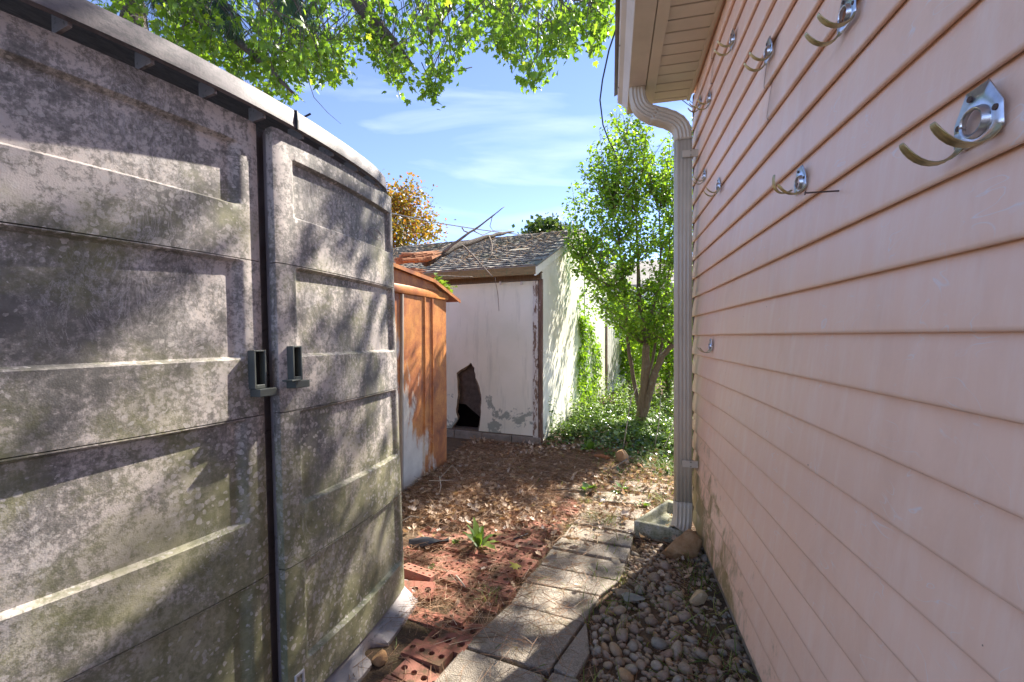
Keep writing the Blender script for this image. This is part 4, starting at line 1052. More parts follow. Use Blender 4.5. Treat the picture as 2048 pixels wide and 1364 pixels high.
stuff(tag(ob('pine_needle_litter', scatter_mesh('pine_needle_litter', tv, tf, pos, rotm(rng.normal(0, .22, n), rng.normal(0, .9, n), U(0, 6.3, n)), U(.06, .13, n), rng.beta(1.6, 1.9, n), 'needle_litter')), 'brown pine needles strewn thickly over the path and bricks', 'needles'))
n = 1900; x, y = sample(n, lambda x, y: np.clip(ldens(x, y)*np.clip(vnoise(x, y, 2.4, 8)*2-.5, .05, 1)*(np.where(y < 2.4, .12, 1)), 0, 1))
tv, tf = curl_tpl()
pos = np.stack([x, y, lift(x, y)+.012+rng.random(n)*.03], 1)
stuff(tag(ob('dry_leaf_litter', scatter_mesh('dry_leaf_litter', tv, tf, pos, rotm(rng.normal(0, .5, n), rng.normal(0, .5, n), U(0, 6.3, n)), U(.025, .06, n), rng.beta(2, 1.5, n), 'dry_leaf')), 'curled dry brown leaves heaped in front of the rusted shed', 'leaves'))
# needles and leaves on the outbuilding roof
n = 1100; s_ = U(0, SL, n)*.98; lx = -U(.05, GW-.2, n); keep = rng.random(n) < np.clip(1.1-s_/SL*.8, .1, 1); s_, lx = s_[keep], lx[keep]; n = len(s_)
ly = -YO+s_*math.cos(ang); lz = ZE+PIT*(ly+YO)+.052
wx = GAR.x+NV.x*lx+AV.x*ly; wy = GAR.y+NV.y*lx+AV.y*ly
tv, tf = needle_tpl(.12, .02)
stuff(tag(ob('roof_litter', scatter_mesh('roof_litter', tv, tf, np.stack([wx, wy, lz+rng.random(n)*.01], 1), rotm(np.full(n, ang*.8), rng.normal(0, .3, n), U(0, 6.3, n)), U(.05, .14, n), U(.6, 1, n), 'needle_litter')), 'pale fallen needles and bits scattered on the shingles', 'needles'))
# thin grass among pebbles and paver joints
n = 1300; x, y = sample(n, lambda x, y: np.where((x > -.12) & (y < 2.8) & (y > 1.0), np.where(x > .38, .9, .6*np.clip(vnoise(x, y, 4, 3)*3-1.2, 0, 1)), np.where((y > 3.3) & (x > -.1), .4, .02)), -1.3, .53, .9, 4.8)
tv, tf = blade_tpl(.018, .8)
stuff(tag(ob('thin_grass', scatter_mesh('thin_grass', tv, tf, np.stack([x, y, gh(x, y)-.005], 1), rotm(rng.normal(0, .5, n), rng.normal(0, .5, n), U(0, 6.3, n)), U(.05, .14, n), U(0, 1, n), 'grass_blade')), 'thin green grass blades growing among the pebbles', 'grass'))
def tuft(name, px, py, n, ln, wd, bend, m, label, cat, spread=.02, tilt=.35, group=None):
    p = gz_(px, py); p.z = float(lift(np.array([p.x]), np.array([p.y]))[0])-.004
    tv, tf = blade_tpl(wd, bend); az = U(0, 6.3, n)
    pos = np.stack([rng.normal(0, spread, n), rng.normal(0, spread, n), np.zeros(n)], 1)
    o = ob(name, scatter_mesh(name, tv, tf, pos, rotm(-np.abs(rng.normal(tilt, tilt*.5, n)), rng.normal(0, .2, n), az), U(.55, 1, n)*ln, U(0, 1, n), m)); o.location = p
    return tag(o, label, cat, group)
G1 = 'grass tufts growing between the pavers'
tuft('grass_tuft', 1215, 1046, 130, .10, .012, .5, 'grass_blade', 'thick low grass tuft spilling over the paver beside the splash block', 'grass tuft', .05, .5, G1)
tuft('grass_tuft', 1183, 1038, 60, .09, .012, .5, 'grass_blade', 'thin grass tuft in the paver joint between the thick tuft and the bricks', 'grass tuft', .035, .5, G1)
tuft('grass_tuft', 1130, 1052, 80, .10, .012, .5, 'grass_blade', 'grass tuft where the bricks meet the mossy pavers', 'grass tuft', .035, .5, G1)
tuft('grass_tuft', 1172, 1004, 60, .10, .012, .5, 'grass_blade', 'grass tuft by the brick edge, beside the white stone', 'grass tuft', .03, .5, G1)
tuft('grass_tuft', 980, 1195, 50, .12, .012, .7, 'grass_blade', 'sparse grass tuft between bricks and a big concrete slab', 'grass tuft', .03, .6, G1)
tuft('grass_tuft', 1318, 1000, 90, .13, .012, .6, 'grass_blade', 'yellow-green grass behind the splash block', 'grass tuft', .05, .5, G1)
tuft('grass_tuft', 1332, 1048, 20, .08, .012, .6, 'grass_blade', 'wispy grass beside the mossy splash block face', 'grass tuft', .03, .5, G1)
tuft('grass_tuft', 1290, 925, 110, .20, .010, .7, 'grass_blade', 'tall loose grass between the round brown stone and downspout', 'grass tuft', .06, .45, G1)
tuft('grass_tuft', 1325, 940, 120, .22, .010, .7, 'grass_blade', 'tall yellow-green grass close behind the downspout', 'grass tuft', .06, .45, G1)
tuft('grass_tuft', 1215, 885, 110, .24, .010, .7, 'grass_blade', 'tall grass rising out of the ivy behind the toothed weed', 'grass tuft', .06, .4, G1)
tuft('day_lily', 1250, 862, 60, .42, .016, .9, 'lily_blade', 'arching bright green lily leaves between shrub trunk and white outbuilding', 'lily', .05, .5, 'lily clumps at the shrub foot')
tuft('day_lily', 1312, 858, 80, .46, .016, .9, 'lily_blade', 'arching bright green lily leaves between shrub trunk and pink house', 'lily', .06, .5, 'lily clumps at the shrub foot')
def rosette(name, px, py, n, ln, wd, m, label, up=.55, cat='weed', group='broadleaf weeds on the path', tooth=True):
    p = gz_(px, py); p.z = float(lift(np.array([p.x]), np.array([p.y]))[0])-.003
    t = thing(name, label, cat, p, 0, group)
    for k in range(n):
        az = k*2.4+random.uniform(-.3, .3); L_ = ln*random.uniform(.6, 1); e = up*random.uniform(.5, 1.3); rows = []
        for i in range(9):
            s = i/8; w_ = wd*L_*(math.sin(math.pi*min(1, s*1.02)**.75)*.9+.08)*(1+(.18*math.sin(i*2.6+k) if tooth else 0))
            r_ = L_*(s*math.cos(e)+.0*s); z = L_*(s*math.sin(e)*1.2-.38*s*s)
            rows.append([(r_, -w_, z+w_*.35+.004*math.sin(i*1.9)), (r_, 0, z), (r_, w_, z+w_*.35-.004*math.sin(i*1.9))])
        mm = M(); mm.sheet(rows); me = mm.mesh('leaf', m, True)
        a = me.attributes.new('rnd', 'FLOAT', 'POINT'); a.data.foreach_set('value', [random.random()]*len(me.vertices))
        o = ob('leaf', me, t); o.rotation_euler = (0, 0, az)
    return t
rosette('broadleaf_weed', 958, 1098, 10, .24, .11, 'weed_leaf', 'tall toothed bright green weed standing on the red bricks', 1.1)
rosette('broadleaf_weed', 940, 990, 8, .11, .2, 'weed_leaf', 'low pale weed on the litter in front of the rusted shed', .5)
rosette('broadleaf_weed', 1245, 985, 14, .13, .2, 'ivy_leaf', 'dark green bushy weed on the far pavers', .8)
rosette('broadleaf_weed', 1175, 985, 6, .14, .34, 'weed_leaf', 'broad heart-leaved weed near the white stone', .9, tooth=False)
rosette('broadleaf_weed', 1180, 905, 9, .24, .18, 'weed_leaf', 'large toothed weed leaning out of the ivy bed', .9)
rosette('broadleaf_weed', 1240, 890, 7, .20, .36, 'weed_leaf', 'broad lime green leaves in the ivy below the shrub trunk', .9, tooth=False)
rosette('broadleaf_weed', 1318, 893, 7, .20, .4, 'weed_leaf', 'broad yellow-green leaves in the ivy close behind the downspout', .9, tooth=False)
rosette('broadleaf_weed', 1290, 1012, 6, .09, .22, 'weed_leaf', 'small pointed seedling behind the splash block edge', .8)
rosette('broadleaf_weed', 1240, 950, 8, .12, .14, 'ivy_leaf', 'narrow dark weed between the field stone and far paver', 1.0)
rosette('broadleaf_weed', 910, 1092, 9, .05, .3, 'weed_leaf', 'tiny weed cluster beside the black plastic scrap', .8)
rosette('broadleaf_weed', 862, 1140, 6, .04, .35, 'ivy_leaf', 'tiny dark seedling on bricks by the resin shed', .7)
# yellow maple leaf and scraps
me = None
tv, tf = maple_tpl(); me = scatter_mesh('fallen_leaf', tv, tf, np.zeros((1, 3)), rotm(np.array([.25]), np.array([.15]), np.array([1.2])), np.array([.075]), np.array([.5]), 'yellow_leaf')
o = ob('fallen_leaf', me); o.location = gp(1040, 1135, .055); tag(o, 'single yellow-green maple leaf lying at the brick and paver edge', 'leaf')
p = gp(858, 1086, .03); mm = M(); rows = []
for i in range(12):
    s = i/11; row = []
    for j in range(7):
        t = j/6-.5; row.append((s*.24-.12, t*.085*math.sin(math.pi*(s*.86+.1))+.035*s-.02, .012+.016*math.sin(s*5+t*4)+.014*math.cos(t*7)*math.sin(s*3.1)))
    rows.append(row)
mm.sheet(rows); o = mm.build('plastic_scrap', 'black_plastic', None, True, fixn=False); o.modifiers.new('s', 'SOLIDIFY').thickness = .003; o.location = p; o.rotation_euler.z = .25
tag(o, 'crumpled black plastic scrap half buried in needles by the resin shed', 'scrap')
def stick(name, pts, r0, r1, m, label, cat='stick', group=None):
    P_ = [Vector(q) for q in pts]; b = P_[0]; mm = M()
    mm.tube([q-b for q in P_], [r0+(r1-r0)*i/(len(P_)-1) for i in range(len(P_))], 6); o = mm.build(name, m, None, True); o.location = b; return tag(o, label, cat, group)
def onlit(px, py, dz=.02):
    q = gp(px, py); q.z = float(lift(np.array([q.x]), np.array([q.y]))[0])+dz; return q
stick('black_rod', [onlit(1027, 1085, .012), onlit(1056, 1074, .012)], .005, .004, 'black_plastic', 'short black rod lying on the red bricks', 'rod')
stick('twig', [onlit(800, 1052, .03), onlit(822, 1043, .035), onlit(846, 1047, .03), onlit(866, 1046, .03)], .005, .003, 'pale_twig', 'pale crooked twig at the resin shed corner', group='pale twigs on the litter')
stick('twig', [onlit(876, 1005, .02), onlit(882, 1000, .09), onlit(879, 985, .11)], .004, .003, 'pale_twig', 'pale bent twig standing up from the litter', group='pale twigs on the litter')
stick('twig', [onlit(858, 980, .06), onlit(885, 980, .05), onlit(915, 980, .04)], .006, .004, 'pale_twig', 'straight pale twig lying along the litter by the rusted shed', group='pale twigs on the litter')
stick('twig', [onlit(878, 976, .05), onlit(905, 960, .10), onlit(920, 972, .06)], .004, .003, 'pale_twig', 'thin arched pale twig above the litter heap', group='pale twigs on the litter')
stick('twig', [onlit(912, 1160, .02), onlit(920, 1170, .02), onlit(930, 1182, .015)], .005, .003, 'pale_twig', 'short grey twig across the bricks near the brick path middle', group='pale twigs on the litter')
stick('twig', [onlit(1105, 988, .02), onlit(1140, 985, .03), onlit(1180, 990, .02)], .008, .006, 'dry_twig', 'dark stick lying across the far end of the bricks', group='dark sticks')
stick('twig', [onlit(1170, 955, .02), onlit(1205, 962, .03), onlit(1230, 972, .02)], .008, .006, 'dry_twig', 'dark curved stick beside the dark bushy weed', group='dark sticks')
stick('twig', [onlit(1225, 945, .03), onlit(1262, 922, .05)], .008, .007, 'dry_twig', 'short thick stick in front of the round brown stone', group='dark sticks')
stick('twig', [onlit(890, 1030, .02), onlit(870, 1055, .01), onlit(860, 1075, .01)], .006, .003, 'dry_twig', 'thin dark stick above the black plastic scrap', group='dark sticks')
mm = M(); r_ = random.Random(5); mm.tube([(-.085, 0, 0), (-.03, .008, .006), (.05, -.004, .004), (.075, 0, 0)], [.016, .022, .02, .008], 6); o = mm.build('wood_chunk', 'splintered_wood'); o.location = onlit(1205, 920, .03); o.rotation_euler.z = -.2
tag(o, 'orange split wood chunk beside the round brown stone', 'wood chunk')
mm = M(); mm.tube([(-.05, 0, 0), (0, .01, .012), (.07, -.01, .0)], [.012, .016, .004], 6); o = mm.build('wood_chunk', 'splintered_wood'); o.location = onlit(1278, 935, .02); o.rotation_euler.z = -.9
tag(o, 'thin orange bark splinter between the round brown stone and downspout', 'wood chunk')
# dead upright stalks
for i, (a, b, c) in enumerate([((1245, 905), (1262, 800), (1275, 770)), ((1308, 900), (1318, 845), (1322, 790)), ((1322, 905), (1340, 870), (1348, 840))]):
    d = (gp(*a)).to_2d(); dd = (-d.x*SN+d.y*CS)
    stick('dead_stalk', [at_d(a[0], a[1], dd), at_d(b[0], b[1], dd+.02), at_d(c[0], c[1], dd+.05)], .006, .003, 'pale_twig',
          ['tall pale dead stalk crossing in front of the shrub trunk', 'upright straw stalk between shrub trunk and downspout', 'short leaning straw stalk close to the downspout'][i], 'stalk', 'dead stalks in the ivy bed')
# ------------------------------------------------------------------ ivy bed and undergrowth
def idens(x, y):
    e = y-(4.55-.25*np.sin(x*3)-.35*np.clip(x, -.2, .6)); return np.clip(e*2.2, 0, 1)*np.clip((x+.95)*2.5, 0, 1)
def ivy_h(x, y): return .09*np.clip((y-4.5)/1.0, 0, 1)*(.5+vnoise(x, y, 4, 7))
n = 13000; x, y = sample(n, idens, -.9, 2.2, 4.2, 7.6)
tv, tf = ivy_tpl()
pos = np.stack([x, y, gh(x, y)+.015+ivy_h(x, y)*rng.random(n)**.5], 1)
stuff(tag(ob('ivy_ground_cover', scatter_mesh('ivy_ground_cover', tv, tf, pos, rotm(rng.normal(.2, .45, n), rng.normal(0, .45, n), U(0, 6.3, n)), U(.03, .065, n), U(0, 1, n), 'ivy_leaf')), 'glossy dark ivy covering the ground under the shrub', 'ivy'))
V_, S_, Q_ = [], [], []
for k in range(520):
    x, y = random.uniform(-.75, 2.4), random.uniform(5.2, 9.0)
    if keep_out(np.array([x]), np.array([y]))[0]: continue
    h_ = random.uniform(.15, .55)*(1+.35*(y-5.2)/3)*(.4 if y < 6.7 and x > -.25 else 1); lean = Vector((random.gauss(0, .12), random.gauss(0, .12), 1)); base = Vector((x, y, float(gh(x, y))))
    for q in range(22):
        t = .15+.85*q/22; V_.append(base+lean*h_*t); S_.append(random.uniform(.04, .085)*(1.2-.6*t)); Q_.append((random.gauss(-.2, .4), random.gauss(0, .3), random.uniform(0, 6.3)))
n = len(V_); Q_ = np.array(Q_); tv, tf = ovate_tpl(.22)
stuff(tag(ob('weedy_undergrowth', scatter_mesh('weedy_undergrowth', tv, tf, np.array([tuple(v) for v in V_]), rotm(Q_[:, 0], Q_[:, 1], Q_[:, 2]), np.array(S_), U(0, 1, n), 'weed_leaf')), 'tangled sunlit green weeds behind the ivy along the white outbuilding', 'weeds'))
# vine climbing the outbuilding side
def side_pt(px, py, off=.03):
    r = ray(px, py); q = GAR+NV*off; d = q.dot(NV)/r.dot(NV); return Vector((r.x*d, r.y*d, H+r.z*d))
vb = side_pt(1180, 872); vb.z = 0
vine = thing('ivy_vine', 'leafy ivy vine climbing the white outbuilding side wall', 'vine', vb)
paths = [[(1180, 860), (1172, 790), (1168, 720), (1165, 660), (1162, 640)], [(1180, 860), (1190, 780), (1185, 700), (1178, 650)], [(1170, 850), (1158, 770), (1160, 700)], [(1176, 800), (1195, 740), (1192, 690)], [(1168, 690), (1160, 640), (1158, 590)]]
mm = M(); LP = []
for pp in paths:
    pts = [side_pt(*q, .02) for q in pp]; mm.tube([p-vb for p in pts], [.006]*(len(pts)-1)+[.003], 5)
    for i in range(len(pts)-1):
        cnt_ = 200 if pp is not paths[-1] else 30
        for q in range(cnt_):
            p = pts[i].lerp(pts[i+1], random.random())+AV*random.gauss(0, .085)+NV*abs(random.gauss(.03, .04))+Vector((0, 0, random.gauss(0, .06))); LP.append(p-vb)
mm.build('stem', 'shrub_bark', vine); n = len(LP)
ob('foliage', scatter_mesh('foliage', *ivy_tpl(), np.array([tuple(p) for p in LP]), rotm(rng.normal(1.1, .5, n), rng.normal(0, .5, n), rng.normal(A9+1.57-.2, .6, n)), U(.04, .08, n), U(.0, .8, n), 'shrub_leaf'), vine)
# sprig on the rusted roof edge
sp = at_d(888, 575, 3.42*H); sg = thing('leaf_sprig', 'fresh green leafy sprig resting on the rusted roof edge', 'sprig', sp)
mm = M(); mm.tube([(-.10, 0, .05), (0, 0, .0), (.09, 0, -.05)], [.004, .003, .002], 5); mm.build('stem', 'shrub_bark', sg)
n = 46; tt = U(-1, 1, n)
ob('foliage', scatter_mesh('foliage', *ovate_tpl(.3), np.stack([tt*.11, rng.normal(0, .03, n), -tt*.055+rng.normal(0.02, .025, n)], 1), rotm(rng.normal(.4, .4, n), rng.normal(0, .4, n), U(0, 6.3, n)), U(.05, .09, n), U(.5, 1, n), 'weed_leaf'), sg)
# ------------------------------------------------------------------ multi-stem shrub
TD = 4.67*H
tb = gz_(1281, 862); tb.z = -.02
tree = thing('shrub_tree', 'tall bushy multi-stem shrub with small bright green leaves', 'tree', tb)
def tp(px, py, dd=0): return at_d(px, py, TD+dd)-tb
def limb(pts, rad, name, m, parent, n=9, seed=0, k=.05): return rough(pts, rad, n, seed, k).build(name, m, parent, True)
stems = [[(1281, 868, 0), (1281, 845, 0), (1287, 790, 0), (1291, 735, -.05), (1292, 690, -.05), (1284, 640, 0), (1278, 590, .05), (1276, 520, .1), (1272, 430, .15)],
         [(1284, 840, 0), (1298, 790, -.05), (1310, 745, -.1), (1325, 712, -.15), (1345, 690, -.2), (1372, 640, -.2), (1392, 560, -.1)],
         [(1277, 810, .05), (1268, 765, .1), (1258, 705, .1), (1254, 650, .1), (1249, 600, .05), (1225, 575, 0), (1190, 555, -.05), (1165, 520, -.1)],
         [(1292, 690, -.05), (1302, 650, 0), (1306, 615, .05), (1318, 570, .1), (1322, 500, .15), (1318, 420, .2)],
         [(1311, 745, -.1), (1324, 690, .15), (1330, 620, .2), (1338, 540, .2), (1340, 450, .2)],
         [(1251, 600, .05), (1246, 550, .05), (1238, 490, .1), (1225, 420, .15)], [(1290, 770, .15), (1305, 720, .2), (1316, 660, .25), (1328, 600, .3), (1350, 520, .3)]]
rads = [[.075, .062, .052, .046, .042, .032, .026, .018, .010], [.05, .042, .040, .034, .028, .020, .010], [.026, .024, .022, .020, .018, .015, .012, .007], [.026, .022, .02, .016, .012, .007], [.022, .018, .015, .012, .007], [.014, .012, .010, .006], [.022, .018, .014, .012, .007]]
for i, (s_, r_) in enumerate(zip(stems, rads)): limb([tp(*q) for q in s_], [q*1.22 for q in r_], 'trunk' if i == 0 else 'stem', 'shrub_bark', tree, 9, 20+i)
mm = M(); LP = []
starts = [tp(*q) for s_ in stems for q in s_[-3:]]+[tp(*q) for q in ((1290, 690, 0), (1300, 600, .1), (1250, 600, 0), (1330, 600, .1), (1280, 590, 0))]
cb = [(215, 1225, 1262), (250, 1195, 1330), (300, 1160, 1400), (350, 1138, 1420), (420, 1128, 1430), (480, 1122, 1430), (540, 1140, 1430), (600, 1160, 1430), (650, 1200, 1430)]
for k in range(340):
    yq = 215+(random.random()**.75)*420
    i = max(0, min(7, sum(1 for c in cb if c[0] <= yq)-1)); f = (yq-cb[i][0])/(cb[i+1][0]-cb[i][0])
    lo, hi = cb[i][1]+(cb[i+1][1]-cb[i][1])*f, cb[i][2]+(cb[i+1][2]-cb[i][2])*f
    e = tp(random.uniform(lo, hi), yq+random.uniform(-8, 8), random.gauss(0, .42))
    s0 = min((s for s in starts if s.z < e.z-.25), key=lambda s: (s-e).length*random.uniform(.8, 1.5), default=starts[0])
    mid = s0.lerp(e, .5)+Vector((-(e.x-s0.x)*.12, 0, -.10))+Vector((random.gauss(0, .05), random.gauss(0, .05), 0))
    pts = [s0*(1-t)**2+mid*2*t*(1-t)+e*t*t for t in [q/6 for q in range(7)]]
    mm.tube(pts, [.008-.0055*q/6 for q in range(7)], 4)
    L_ = (e-s0).length; nl_ = int(50*L_)+16
    for q in range(nl_):
        t = random.uniform(.22, 1.0); f = t*6; i0 = min(int(f), 5)
        p = pts[i0].lerp(pts[i0+1], f-i0)+Vector((random.gauss(0, .045), random.gauss(0, .045), random.gauss(0, .04))); LP.append(p)
mm.build('twigs', 'shrub_bark', tree, True)
LP = np.array([tuple(p) for p in LP]); n = len(LP)
ob('crown', scatter_mesh('crown', *ovate_tpl(.36), LP, rotm(rng.normal(-.1, .7, n), rng.normal(0, .6, n), U(0, 6.3, n)), U(.034, .066, n), rng.beta(2, 2, n), 'shrub_leaf'), tree)
# ------------------------------------------------------------------ big maple overhead
MB = at_d(60, 673, 8.2); MB.z = -.03
maple = thing('maple_tree', 'large green maple whose leafy boughs hang over the sheds', 'tree', MB)
def mp_(px, py, d): return at_d(px, py, d)-MB
limb([Vector((0, 0, 0)), Vector((.05, 0, 1.5)), Vector((.1, -.05, 3.0)), Vector((.25, -.1, 4.4)), Vector((.5, -.2, 6.0)), Vector((.9, -.3, 8.0))], [.36, .30, .27, .25, .2, .12], 'trunk', 'maple_bark', maple, 14, 3)
limbs = [[mp_(180, -200, 7.6), mp_(420, -180, 7.0), mp_(600, -110, 6.4), mp_(695, -30, 6.0), mp_(735, 28, 5.9), mp_(765, 62, 5.9), mp_(800, 100, 6.0), mp_(830, 140, 6.1)],
         [mp_(420, -180, 7.0), mp_(650, -260, 6.8), mp_(860, -160, 6.6), mp_(925, -20, 6.5), mp_(892, 15, 6.5), mp_(868, 50, 6.5), mp_(862, 90, 6.5)],
         [mp_(650, -260, 6.8), mp_(780, -110, 6.7), mp_(826, -20, 6.6), mp_(845, 25, 6.55), mp_(866, 52, 6.5)],
         [mp_(860, -160, 6.6), mp_(1000, -230, 6.8), mp_(1150, -160, 7.2), mp_(1210, -40, 7.5)],
         [mp_(180, -200, 7.6), mp_(330, -60, 6.2), mp_(450, 60, 5.6), mp_(540, 140, 5.3), mp_(585, 185, 5.2)],
         [mp_(860, -160, 6.6), mp_(1100, -420, 7.0), Vector((1.5, 7.0, 6.4))-MB, Vector((3.0, 7.3, 6.6))-MB, Vector((4.4, 7.5, 6.6))-MB]]
lr = [[.16, .15, .14, .12, .10, .085, .05, .02], [.12, .11, .10, .085, .075, .06, .02], [.07, .06, .05, .045, .04], [.07, .06, .045, .02], [.10, .075, .055, .035, .015], [.1, .09, .07, .05, .02]]
for i, (a, b) in enumerate(zip(limbs, lr)): limb(a, b, 'limb', 'maple_bark', maple, 10, 40+i)
bx = [-300, 220, 290, 350, 430, 500, 560, 600, 630, 660, 700, 735, 770, 800, 840, 875, 905, 930, 965, 1000, 1040, 1080, 1110, 1140, 1165, 1190, 1225, 1245, 1380, 1392, 3400]
by = [40, 50, 90, 125, 150, 190, 215, 205, 165, 185, 155, 120, 165, 205, 215, 215, 165, 120, 75, 120, 165, 195, 150, 115, 85, 120, 70, 30, -60, 500, 500]
anch = []
want = {'vis': 560, 'right': 430, 'off': 60}
while any(want.values()):
    n = 6000
    X, Y = U(-8.5, 4.8, n), U(3.6, 9.6, n); Z = 4.05+U(0, 1, n)**1.3*4.2
    P_ = np.stack([X, Y, Z], 1); px, py, d = proj(P_)
    lim = np.interp(px, bx, by)
    ok = (d > 3.8) & (py < lim-75) & (py > lim-1500)
    ok &= ~((X > -.2) & (Z < 3.75+.45*np.clip(X, 0, 9)))
    # patchy gaps
    ok &= (vnoise(px, py, 1/95., 4)*.6+vnoise(X*1.0+Z, Y, 1.2, 6)*.4) > .40
    ok &= vnoise(px, py, 1/38., 14)*.7+vnoise(X+Z, Y-Z, 3., 16)*.3 > .46
    right = X > .3
    ok &= ~(right & (vnoise(X-Z*.483, Y-Z*.836, 2.4, 21)*.65+vnoise(X-Z*.483, Y-Z*.836, 6.5, 22)*.35 < .5))  # unseen boughs behind the house: gaps cut along the sun to dapple the ground
    cls = np.where(right, 2, np.where((py < -120) | (px < 150), 1, 0))
    for k_, nm in ((0, 'vis'), (1, 'off'), (2, 'right')):
        c_ = P_[ok & (cls == k_)][:want[nm]]; want[nm] -= len(c_); anch += [Vector(p) for p in c_]
# fringe strands so the lower outline hangs in tassels
fx = [random.uniform(225, 1235) for _ in range(85)]
for k in range(260):
    px = random.choice(fx)+random.gauss(0, 7); lim = np.interp(px, bx, by)
    anch.append(at_d(px, lim+random.uniform(-95, -15)-30, random.uniform(5.2, 6.8)))
LP, RT, SZ = [], [], []; mm = M()
for a in anch:
    ln = random.uniform(.25, .6); dr_ = Vector((random.gauss(0, .35), random.gauss(0, .35), -1)).normalized(); pts = [a-MB, a-MB+dr_*ln*.5+Vector((random.gauss(0, .03), 0, 0)), a-MB+dr_*ln]
    e_ = proj(np.array([tuple(pts[2]+MB)]))
    if 200 < e_[0][0] < 1245 and e_[1][0] > np.interp(e_[0][0], bx, by)+4: ln *= .4; pts = [pts[0], pts[0]+dr_*ln*.5, pts[0]+dr_*ln]
    up = pts[0]+Vector((random.gauss(0, .25), random.gauss(0, .25), .35))
    mm.tube([up]+pts, [.008, .005, .004, .002], 3, cap=False)
    az0 = random.uniform(0, 6.3)
    for q in range(random.randint(9, 15)):
        t = random.random(); p = pts[0].lerp(pts[2], t)+Vector((random.gauss(0, .07), random.gauss(0, .07), random.gauss(0, .05)))
        LP.append(tuple(p)); RT.append((random.gauss(-1.0, .5), random.gauss(0, .45), az0+random.gauss(0, 1.2))); SZ.append(random.uniform(.06, .11))
mm.build('twigs', 'maple_bark', maple)
LP = np.array(LP); RT = np.array(RT); n = len(LP)
px, py, d = proj(LP+np.array(MB)); 
kp = ~((py > np.interp(px, bx, by)+22) & (px > 200) & (px < 1245)) ; LP, RT, SZ = LP[kp], RT[kp], np.array(SZ)[kp]; n = len(LP)
ob('crown', scatter_mesh('crown', *maple_tpl(), LP, rotm(RT[:, 0], RT[:, 1], RT[:, 2]), SZ, rng.beta(2, 2.2, n), 'maple_leaf'), maple)
mm = M(); mm.tube([p for p in (mp_(612, 20, 5.2), mp_(606, 90, 5.2), mp_(613, 150, 5.2), mp_(628, 195, 5.2), mp_(655, 225, 5.2), mp_(682, 248, 5.2))], [.006, .005, .004, .004, .003, .002], 5); mm.build('bare_twig', 'dry_twig', maple)
# ------------------------------------------------------------------ pine beside it
PB = at_d(275, 673, 6.6); PB.z = -.03
pine = thing('pine_tree', 'dark pine trunk with drooping long needles behind the shed roof', 'tree', PB)
def pp_(px, py, d): return at_d(px, py, d)-PB
limb([Vector((0, 0, 0)), Vector((0, 0, 2.2)), pp_(272, 110, 6.6), pp_(268, 40, 6.6), pp_(262, -10, 6.6), pp_(255, -160, 6.6), pp_(250, -420, 6.6)], [.22, .19, .17, .165, .16, .14, .08], 'trunk', 'pine_bark', pine, 12, 8)
mm = M(); mm.tube([pp_(250, 42, 6.4), pp_(265, 30, 6.35), pp_(280, 34, 6.35), pp_(292, 60, 6.3)], .008, 5); mm.build('bare_twig', 'pale_twig', pine)
NP, NR, NS = [], [], []; mm = M()
for (x0, y0, x1, y1, dd) in ((262, -60, 420, -30, 5.6), (420, -30, 470, 40, 5.5), (300, -90, 560, -50, 5.3), (262, -100, 330, -10, 5.6), (560, -50, 610, 10, 5.3)):
    a, b = pp_(x0, y0, dd), pp_(x1, y1, dd-.2); mm.tube([a, a.lerp(b, .5)+Vector((0, 0, .06)), b], [.02, .014, .007], 5)
    for q in range(16):
        t = q/16; c = a.lerp(b, t)+Vector((random.gauss(0, .05), random.gauss(0, .08), random.gauss(0, .03)))
        for k in range(42):
            NP.append(tuple(c)); NR.append((math.pi/2*-1+random.gauss(0, .42)-.0, random.gauss(0, .3), random.uniform(-1.2, 1.2)+(math.pi if random.random() < .3 else 0))); NS.append(random.uniform(.25, .5))
mm.build('branches', 'pine_bark', pine); NR = np.array(NR); n = len(NP)
ob('needles', scatter_mesh('needles', *needle_tpl(.1, .006), np.array(NP), rotm(NR[:, 0], NR[:, 1], NR[:, 2]), np.array(NS), U(0, 1, n), 'pine_needle_green'), pine)
# ------------------------------------------------------------------ background trees, bushes, neighbour
def far_tree(name, base, cz, rx, rz, nl_, size, m, bark, label, blobs=26, group=None, seed=1, tpl=None, cat='tree'):
    r_ = random.Random(seed); t = thing(name, label, cat, base, 0, group)
    limb([Vector((0, 0, -.1)), Vector((r_.uniform(-.1, .1), 0, cz*.5)), Vector((r_.uniform(-.2, .2), 0, cz)), Vector((r_.uniform(-.3, .3), 0, cz+rz*.6))], [.035*cz+.03, .028*cz+.02, .02*cz, .02], 'trunk', bark, t, 8, seed)
    C = []
    mm = M()
    for k in range(blobs):
        a = r_.uniform(0, 6.28); u_ = r_.uniform(-1, 1); rr = r_.uniform(.45, 1.0)
        c = Vector((math.cos(a)*math.sqrt(1-u_*u_)*rx*rr, math.sin(a)*math.sqrt(1-u_*u_)*rx*rr, cz+u_*rz*rr)); C.append(c)
        mm.tube([Vector((0, 0, cz*.6)), Vector((c.x*.5, c.y*.5, (cz*.6+c.z)/2)), c], [.03, .018, .006], 4)
    mm.build('branches', bark, t)
    C = np.array([tuple(c) for c in C]); idx = rng.integers(0, blobs, nl_); sd = rx*.23
    pos = C[idx]+rng.normal(0, 1, (nl_, 3))*np.array([sd, sd, sd*.75])
    ob('crown', scatter_mesh('crown', *(tpl or diamond_tpl(.42)), pos, rotm(rng.normal(0, .8, nl_), rng.normal(0, .8, nl_), U(0, 6.3, nl_)), U(.7, 1.2, nl_)*size, np.clip(rng.beta(2, 2, nl_)+.25*(rng.random(blobs)[idx]-.5), 0, 1), m), t)
    return t
def gb(px, d): p = at_d(px, 673, d); p.z = 0; return p
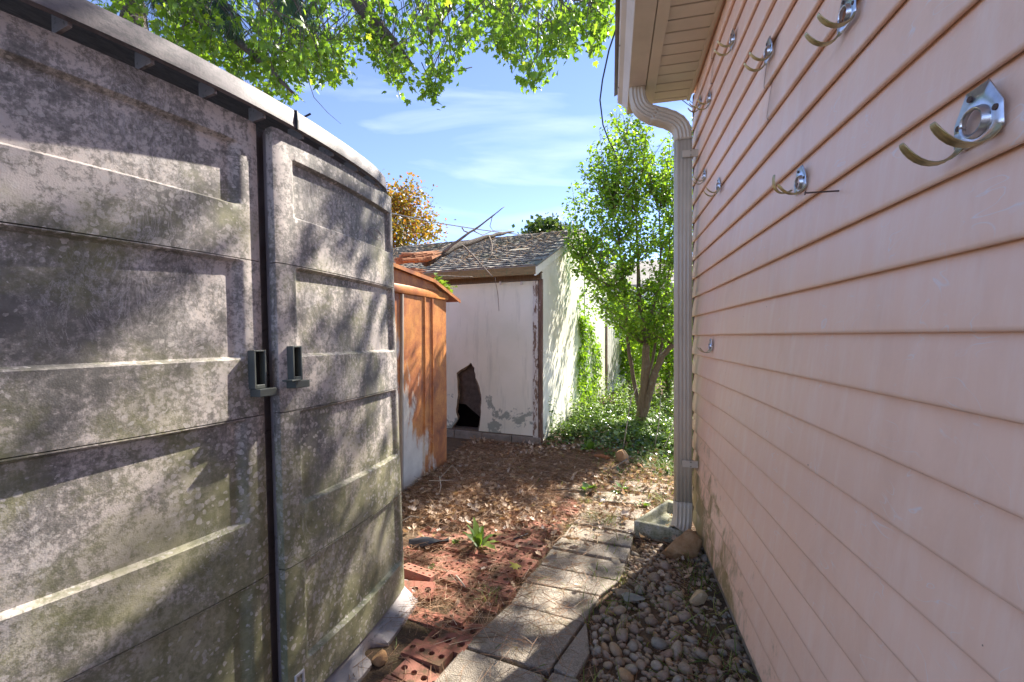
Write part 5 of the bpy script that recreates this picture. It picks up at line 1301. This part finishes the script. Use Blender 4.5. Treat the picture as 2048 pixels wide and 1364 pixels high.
far_tree('autumn_tree', gb(778, 17), 5.3, 1.7, 2.1, 11000, .13, 'autumn_leaf', 'maple_bark', 'orange and yellow autumn tree rising behind the roof', 34, seed=3)
far_tree('background_tree', gb(1082, 24), 6.0, 1.7, 2.2, 5000, .26, 'far_leaf', 'maple_bark', 'dark green tree top showing above the outbuilding ridge', 26, seed=5)
far_tree('background_tree', gb(1180, 22), 4.6, 1.5, 1.8, 3000, .26, 'far_leaf', 'maple_bark', 'dark green tree hidden mostly by the bushy shrub', 20, seed=6)
for i, (px, d, cz, rx, rz, nl_, lab) in enumerate([(1335, 9.6, 1.0, .9, 1.1, 3500, 'sunlit green bush behind the shrub trunk next to the downspout'), (1262, 11.5, 1.0, 1.1, 1.2, 3500, 'green bush at the end of the white board fence'), (1405, 8.2, .8, .8, .9, 2600, 'low green bush behind the pink house corner'), (1300, 14.5, 1.6, 1.7, 1.6, 4000, 'tall green hedge bush at the back of the yard')]):
    far_tree('bush', gb(px, d), cz, rx, rz, nl_, .10, 'shrub_leaf', 'shrub_bark', lab, 22, 'bushes behind the shrub', 30+i, ovate_tpl(.36), 'bush')
nb_ = thing('neighbour_house', 'pale white neighbouring house glimpsed through the shrub leaves', 'house', gb(1310, 19), -A9)
mm = M(); mm.box(-3.2, 4.2, 0, 5, -.1, 3.6); mm.build('wall', 'neighbour_white', nb_)
mm = M(); mm.prism([(-.4, 3.5), (2.5, 5.0), (5.4, 3.5), (5.4, 3.62), (2.5, 5.14), (-.4, 3.62)], 0, -3.5, 4.5); mm.build('roof', 'shingle', nb_)
for x in (-1.6, 1.2):
    mm = M(); mm.box(x-.5, x+.5, -.04, -.004, 1.4, 2.6); wf = mm.build('window', 'latch_white', nb_); mm = M(); mm.box(x-.43, x+.43, -.05, -.041, 1.47, 2.53); mm.build('pane', 'window_dark', wf)
# cable across the sky, and a dead vine hanging from the gutter
cab = [at_d(-1500, 150, 9.0), at_d(600, 398, 9.0), at_d(775, 425, 9.0), at_d(870, 445, 9.1), at_d(965, 460, 9.2), at_d(1080, 474, 9.4), at_d(1210, 480, 9.8)]
stick('overhead_cable', [at_d(-300, 285, 9.0), at_d(300, 352, 9.0), at_d(600, 398, 9.0), at_d(775, 425, 9.0), at_d(870, 445, 9.1), at_d(965, 460, 9.2), at_d(1080, 474, 9.4), at_d(1215, 482, 9.9)], .011, .011, 'grey_cable', 'thin twisted overhead cable running in front of the autumn tree', 'cable')
stick('hanging_vine', [at_d(1243, 48, 2.9), at_d(1232, 58, 2.92), at_d(1218, 100, 2.95), at_d(1205, 160, 3.0), at_d(1200, 200, 3.0), at_d(1206, 250, 3.0), at_d(1218, 282, 3.0), at_d(1228, 300, 3.0)], .0065, .004, 'black_cable', 'thin black vine hanging off the gutter edge against the sky', 'vine')
